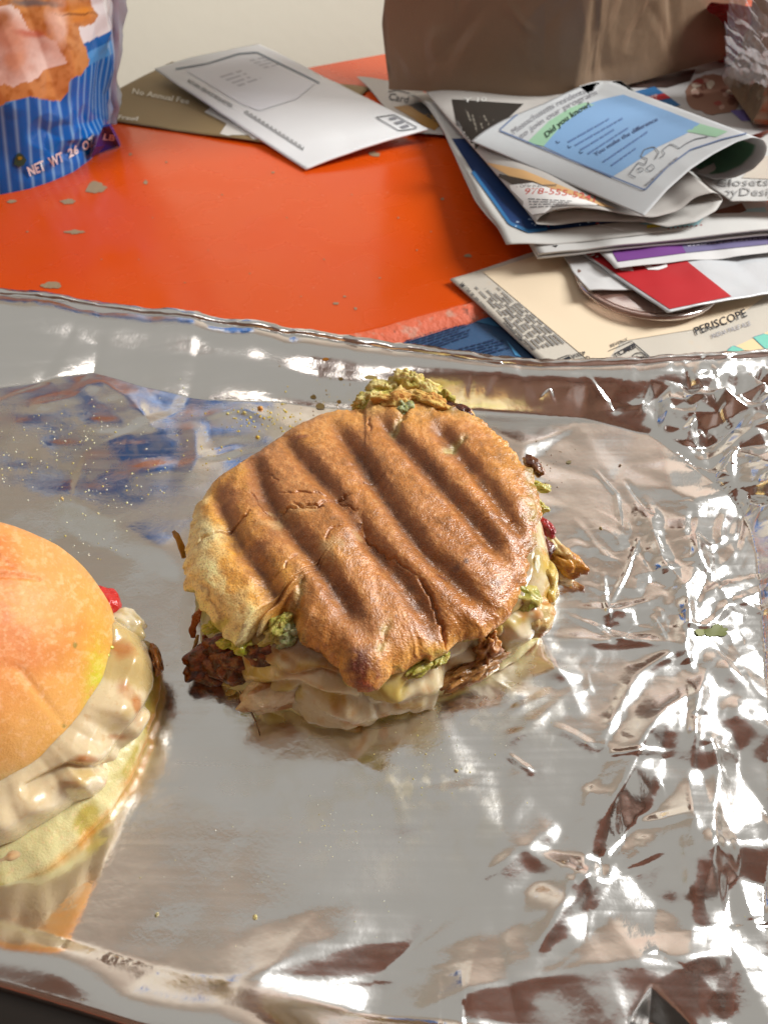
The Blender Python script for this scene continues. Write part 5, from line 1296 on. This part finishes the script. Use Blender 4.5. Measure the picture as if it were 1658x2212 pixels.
for ln, dep, w in [([(-200, 1420), (-60, 1380), (10, 1345), (60, 1320), (110, 1300)], 0.0012, 0.0009), ([(60, 1470), (110, 1520), (150, 1575)], 0.0011, 0.0012), ([(-20, 1250), (40, 1275), (70, 1300)], 0.0005, 0.0009)]:
    d, al = dseg(P[..., 0], P[..., 1], GP(smooth(ln, 30, 2), 0.055)[:, :2]); P[..., 2] -= dep * np.exp(-(d / w) ** 2) * up[None]
Qb = np.stack([bpx, bqy, 0 * bpx], -1)
q = fbm(Qb, 0.010, 4, 3); q2 = fbm(Qb, 0.07, 5, 4, 0.65)
c = srgb(228, 156, 86) + (srgb(210, 128, 64) - srgb(228, 156, 86)) * sstep(-0.4, 0.8, q)[..., None]
rim_ = sstep(0.80, 1.0, rho)[None] * np.ones_like(bpx)
c = c + (srgb(228, 180, 92) - c) * (rim_ * 0.6)[..., None]
c = c + (srgb(200, 196, 40) - c) * (np.clip(np.exp(-((bpx - 212) / 26) ** 2 - ((bqy - 1500) / 110) ** 2) * (0.9 + 0.5 * q2), 0, 1))[..., None]
c = c + (srgb(226, 200, 140) - c) * (np.clip(np.exp(-((bpx - 40) / 110) ** 2 - ((bqy - 1690) / 34) ** 2), 0, 1) * 0.7)[..., None]
fl = sstep(0.25, 0.75, q2 + 0.25 * np.exp(-((bpx - 60) / 90) ** 2 - ((bqy - 1290) / 60) ** 2) + 0.3 * np.exp(-((bpx - 40) / 60) ** 2 - ((bqy - 1130) / 40) ** 2) - 0.1)
c = c + (srgb(246, 206, 160) - c) * (fl * 0.26 * up[None])[..., None]
c = c + (srgb(190, 184, 70) - c) * ((1 - up)[None] * 0.8 * np.ones_like(bpx))[..., None]
for (x, y) in ((163, 1393), (138, 1565), (150, 1572)):
    w = np.clip(1.4 - np.hypot((bpx - x) / 5, (bqy - y) / 6) + q2 * 0.5, 0, 1)[..., None] * 0.7; c = c + (srgb(96, 110, 30) - c) * w
grid('top_bun', P, np.concatenate([np.clip(c, 0, 1), np.clip(0.58 + 0.1 * q2 - 0.2 * rim_, 0.2, 0.8)[..., None]], -1), M['softbun'], bun, wrap=True)
# lower half: traced outer edge on the right, circle elsewhere
C2 = np.array([CB[0] + 0.012, CB[1] - 0.008])
lowD = [(300, 1375), (332, 1400), (344, 1440), (347, 1490), (340, 1540), (322, 1600), (296, 1665), (262, 1725), (215, 1785), (160, 1845), (110, 1885), (60, 1915), (0, 1945), (-100, 1965), (-300, 1900), (-420, 1600), (-300, 1330), (0, 1260), (170, 1320)]
TH, RL = outline_R(lowD, 0.0075, C2, 560, 0.0005, 40, 6, 3)
prof = smooth(np.array([(0.0, 0.0175), (0.6, 0.0172), (0.82, 0.0165), (0.90, 0.0150), (0.955, 0.0125), (0.99, 0.0095), (1.0, 0.0072), (0.985, 0.0050), (0.95, 0.0035), (0.85, 0.0028)]), 100, 1)
P = np.stack([C2[0] + RL[:, None] * np.cos(TH)[:, None] * prof[None, :, 0], C2[1] + RL[:, None] * np.sin(TH)[:, None] * prof[None, :, 0], 0.0015 + prof[None, :, 1] * np.ones(560)[:, None]], -1)
P += (fbm(P, 70, 4, 61) * 0.0010)[..., None] * np.array([1, 1, 0.8]) * sstep(0.6, 0.9, prof[:, 0])[None, :, None]
n1 = fbm(P, 90, 4, 62); n2 = fbm(P, 220, 3, 63)
c = srgb(214, 204, 150) + (srgb(186, 168, 84) - srgb(214, 204, 150)) * sstep(0.05, 0.6, n1)[..., None]
c = c + (srgb(214, 150, 48) - c) * (sstep(0.0130, 0.0085, P[..., 2]) * np.clip(0.7 + 0.7 * n2, 0, 1))[..., None]
c = c + (srgb(236, 206, 130) - c) * (sstep(0.0085, 0.0055, P[..., 2]) * 0.6)[..., None]
grid('bottom_bun', P, np.c_[np.clip(c, 0, 1).reshape(-1, 3), np.full(P.shape[0] * P.shape[1], 0.33)], M['softbun'], bun, wrap=True)
chD = [(205, 1330), (240, 1335), (290, 1370), (322, 1388), (330, 1430), (322, 1490), (318, 1540), (300, 1580), (262, 1610), (240, 1640), (226, 1690), (200, 1712), (150, 1725), (90, 1770), (40, 1800), (0, 1815), (-120, 1840), (-300, 1760), (-380, 1550), (-250, 1300), (0, 1220), (150, 1270)]
TH, RC = outline_R(chD, 0.021, C2, 640, 0.0007, 30, 16, 4)
prof = smooth(np.array([(0.4, 0.0375), (0.66, 0.0365), (0.80, 0.0345), (0.90, 0.0320), (0.96, 0.0280), (0.995, 0.0225), (1.0, 0.0190), (0.985, 0.0168), (0.92, 0.0160)]), 110, 1)
P = np.stack([C2[0] + RC[:, None] * np.cos(TH)[:, None] * prof[None, :, 0], C2[1] + RC[:, None] * np.sin(TH)[:, None] * prof[None, :, 0], prof[None, :, 1] * np.ones(640)[:, None]], -1)
wd = sstep(0.5, 0.85, prof[:, 0])[None, :]
dn = fbm(P, 45, 2, 71) * 0.0012
cpx, cpy = proj(P)
for (x, y, rx, ry, a_) in ((282, 1430, 34, 40, .0030), (268, 1540, 40, 36, .0032), (215, 1625, 42, 24, .0030), (165, 1690, 40, 26, .0042), (95, 1735, 50, 30, .0050), (10, 1765, 50, 32, .0045), (235, 1365, 24, 18, .0025)):
    dn += 0.7 * a_ * np.exp(-((cpx - x) / rx) ** 2 - ((cpy - y) / ry) ** 2)
for ln in ([(330, 1505), (270, 1590), (235, 1650)], [(230, 1660), (150, 1655), (60, 1700)]):
    d_, _a = dseg(cpx, cpy, ln); dn -= 0.0026 * np.exp(-(d_ / 9) ** 2)
P += np.stack([np.cos(TH), np.sin(TH), 0 * TH + 0.8], -1)[:, None, :] * (dn * wd)[..., None]
n1 = fbm(P, 60, 4, 72); n2 = fbm(P, 160, 3, 73); cpx, cpy = proj(P)
c = srgb(216, 198, 162) + (srgb(196, 172, 118) - srgb(216, 198, 162)) * sstep(0.0, 0.7, n1)[..., None]
for (x, y, rx, ry) in ((265, 1398, 30, 16), (270, 1480, 22, 22), (255, 1590, 26, 8), (190, 1640, 30, 9), (240, 1690, 14, 6), (150, 1690, 24, 5), (205, 1735, 22, 8), (300, 1530, 10, 26)):
    w = np.clip(1.3 - np.hypot((cpx - x) / rx, (cpy - y) / ry) + 0.7 * n2, 0, 1)[..., None] * 0.75; c = c + (srgb(176, 104, 40) - c) * w
grid('melted_cheese', P, np.clip(c, 0, 1), M['cheese'], bun, wrap=True)
B_ = lambda nm, x, y, z, rx, ry, rz, ro_, ma, cf, **k: lump(nm, x, y, z, rx, ry, rz, ro_, bun, ma, cf, **k)
B_('tomato_slice', 216, 1302, 0.0275, .0078, .0058, .0052, -.5, 'filling', two((196, 40, 34), (206, 92, 92), 1.6, 3, -0.1), amp=0.14, seed=201, n=60)
B_('onion_piece', 213, 1345, 0.0235, .004, .005, .006, .2, 'filling', onion, seed=202)
B_('cheese_fold', 258, 1350, 0.0255, .0095, .0065, .0042, -.5, 'cheese', cream, seed=203, amp=0.24, n=70)
for i, (x, y, z, r1, r2, r3, cf) in enumerate([(20, 1848, .0140, .010, .006, .0045, two((226, 186, 140), (200, 146, 96), 2.4, 3)), (-30, 1880, .013, .009, .005, .005, two((220, 186, 130), (190, 140, 80), 2.4, 7)), (338, 1425, .018, .002, .006, .005, two((170, 110, 50), (120, 70, 30), 2.4, 3))]):
    k_ = 0.72 if z < 0.0155 else 1.0
    B_('chicken_piece', x, y, z, r1 * k_, r2 * k_, r3 * k_, 0.4, 'cheese' if z < 0.0155 else 'filling', cf, seed=220 + i, amp=0.26)
for i, (x, y, z, a_, b_, c_) in enumerate([(222, 1408, .034, .0035, .003, .003), (208, 1398, .036, .003, .003, .0025), (216, 1470, .033, .0018, .006, .002), (214, 1416, .033, .002, .002, .002)]):
    B_('pesto_dribble', x, y, z, a_, b_, c_, 0, 'filling', two((186, 184, 46), (206, 200, 90), 3, 6), seed=240 + i, amp=0.3)

# ------------------------------------------------------------------ crumbs and spatter on the foil
cid = 0
def on_foil(x, y):
    h = FB.ray_cast(CAMV, Vector(rays(x, y)).normalized())
    return h[0]
for i, (x, y, r, c_, lab) in enumerate([(563, 882, 5.5, (226, 160, 84), 'largest orange bread crumb on the foil behind the grilled sandwich'), (528, 892, 4, (216, 196, 130), 'pale crumb left of the orange bread crumb'), (135, 1077, 3.5, (210, 180, 120), 'lone crumb on greasy foil above the round bun'), (556, 945, 4, (200, 170, 60), 'yellow crumb close to the far edge of the grilled sandwich'),
                                       (1177, 1046, 2.6, (60, 40, 24), 'tiny black crumb right of the grilled sandwich'), (551, 1981, 4.5, (206, 190, 130), 'pale crumb on the foil nearest the front left'), (985, 1665, 4, (214, 200, 150), 'pale crumb on foil below the grilled sandwich'), (340, 1975, 4, (200, 186, 140), 'small pale crumb on the foil near the golden reflection'), (1296, 1141, 3.2, (130, 124, 80), 'greenish crumb on foil right of the grilled sandwich'), (1338, 1006, 3, (90, 84, 60), 'small dark crumb near the curved foil wall')]):
    h = on_foil(x, y)
    if h is None: continue
    rr = r * (h - CAMV).length / FPX
    px_, py_ = proj(np.array([h.x, h.y, h.z + rr * 0.5]))
    o = lump('crumb', float(px_), float(py_), h.z + rr * 0.5, rr, rr * 0.8, rr * 0.7, i, None, 'crumb', two(c_, tuple(int(k * 0.8) for k in c_), 2, i), amp=0.4, seed=300 + i, n=20)
    tag(o, lab, 'crumb', 'crumbs on the foil')
V = []; F = []; C = []; nb = 0
rg = random.Random(77)
ico = [(0, 0, 1)] + [(math.cos(a) * s_, math.sin(a) * s_, c_) for s_, c_ in ((0.9, 0.45), (0.95, -0.3)) for a in np.linspace(0, 2 * math.pi, 6, endpoint=False)]
icf = [(0, 1 + i, 1 + (i + 1) % 6) for i in range(6)] + [f for i in range(6) for f in ((1 + i, 7 + i, 7 + (i + 1) % 6), (1 + i, 7 + (i + 1) % 6, 1 + (i + 1) % 6))]
def specks(n, cx, cy, sx, sy, r0, r1, pal, rot=0.0):
    global nb
    for _ in range(n):
        dx, dy = rg.gauss(0, sx), rg.gauss(0, sy)
        x = cx + dx * math.cos(rot) - dy * math.sin(rot); y = cy + dx * math.sin(rot) + dy * math.cos(rot)
        h = on_foil(x, y)
        if h is None: continue
        r = rg.uniform(r0, r1) * (h - CAMV).length / FPX
        c_ = srgb(*rg.choice(pal)); e = rg.uniform(0.6, 1.6); an = rg.uniform(0, 6.3)
        for (a, b, d) in ico:
            a, b = a * e, b
            V.append((h.x + r * (a * math.cos(an) - b * math.sin(an)), h.y + r * (a * math.sin(an) + b * math.cos(an)), h.z + r * (d * 0.6 + 0.15))); C.append(c_)
        F.extend([tuple(k_ + nb for k_ in f) for f in icf]); nb += len(ico)
pw = [(216, 206, 160), (230, 224, 200), (200, 180, 110), (220, 214, 190)]; pg = [(206, 178, 70), (220, 200, 120), (190, 160, 60)]
specks(150, 110, 960, 130, 40, 0.8, 2.0, pw, -0.3); specks(70, 260, 1060, 70, 30, 0.8, 2.4, pw, -0.4); specks(80, 590, 905, 60, 16, 1.0, 3.0, pg, 0.1); specks(40, 500, 960, 60, 40, 0.8, 2.2, pg)
specks(50, 720, 1790, 60, 50, 0.7, 1.5, pw); specks(50, 930, 1640, 60, 40, 0.7, 1.8, pw); specks(25, 190, 1180, 40, 40, 0.8, 2.0, pw); specks(40, 1040, 1620, 120, 60, 0.6, 1.3, pw); specks(30, 600, 1900, 200, 60, 0.6, 1.3, pw); specks(25, 1180, 1000, 30, 30, 0.8, 1.8, [(110, 90, 50), (80, 60, 30)]); specks(40, 720, 850, 50, 30, 0.8, 2.0, [(130, 100, 50), (110, 84, 40), (190, 160, 90)])
specks(60, 600, 1720, 420, 300, 0.5, 1.1, pw)
o = link('crumb_specks', raw_mesh('crumb_specks', V, F, np.array(C)), None, M['crumb'])
o['kind'] = 'stuff'; o['label'] = 'fine crumbs and grease specks scattered over the foil'
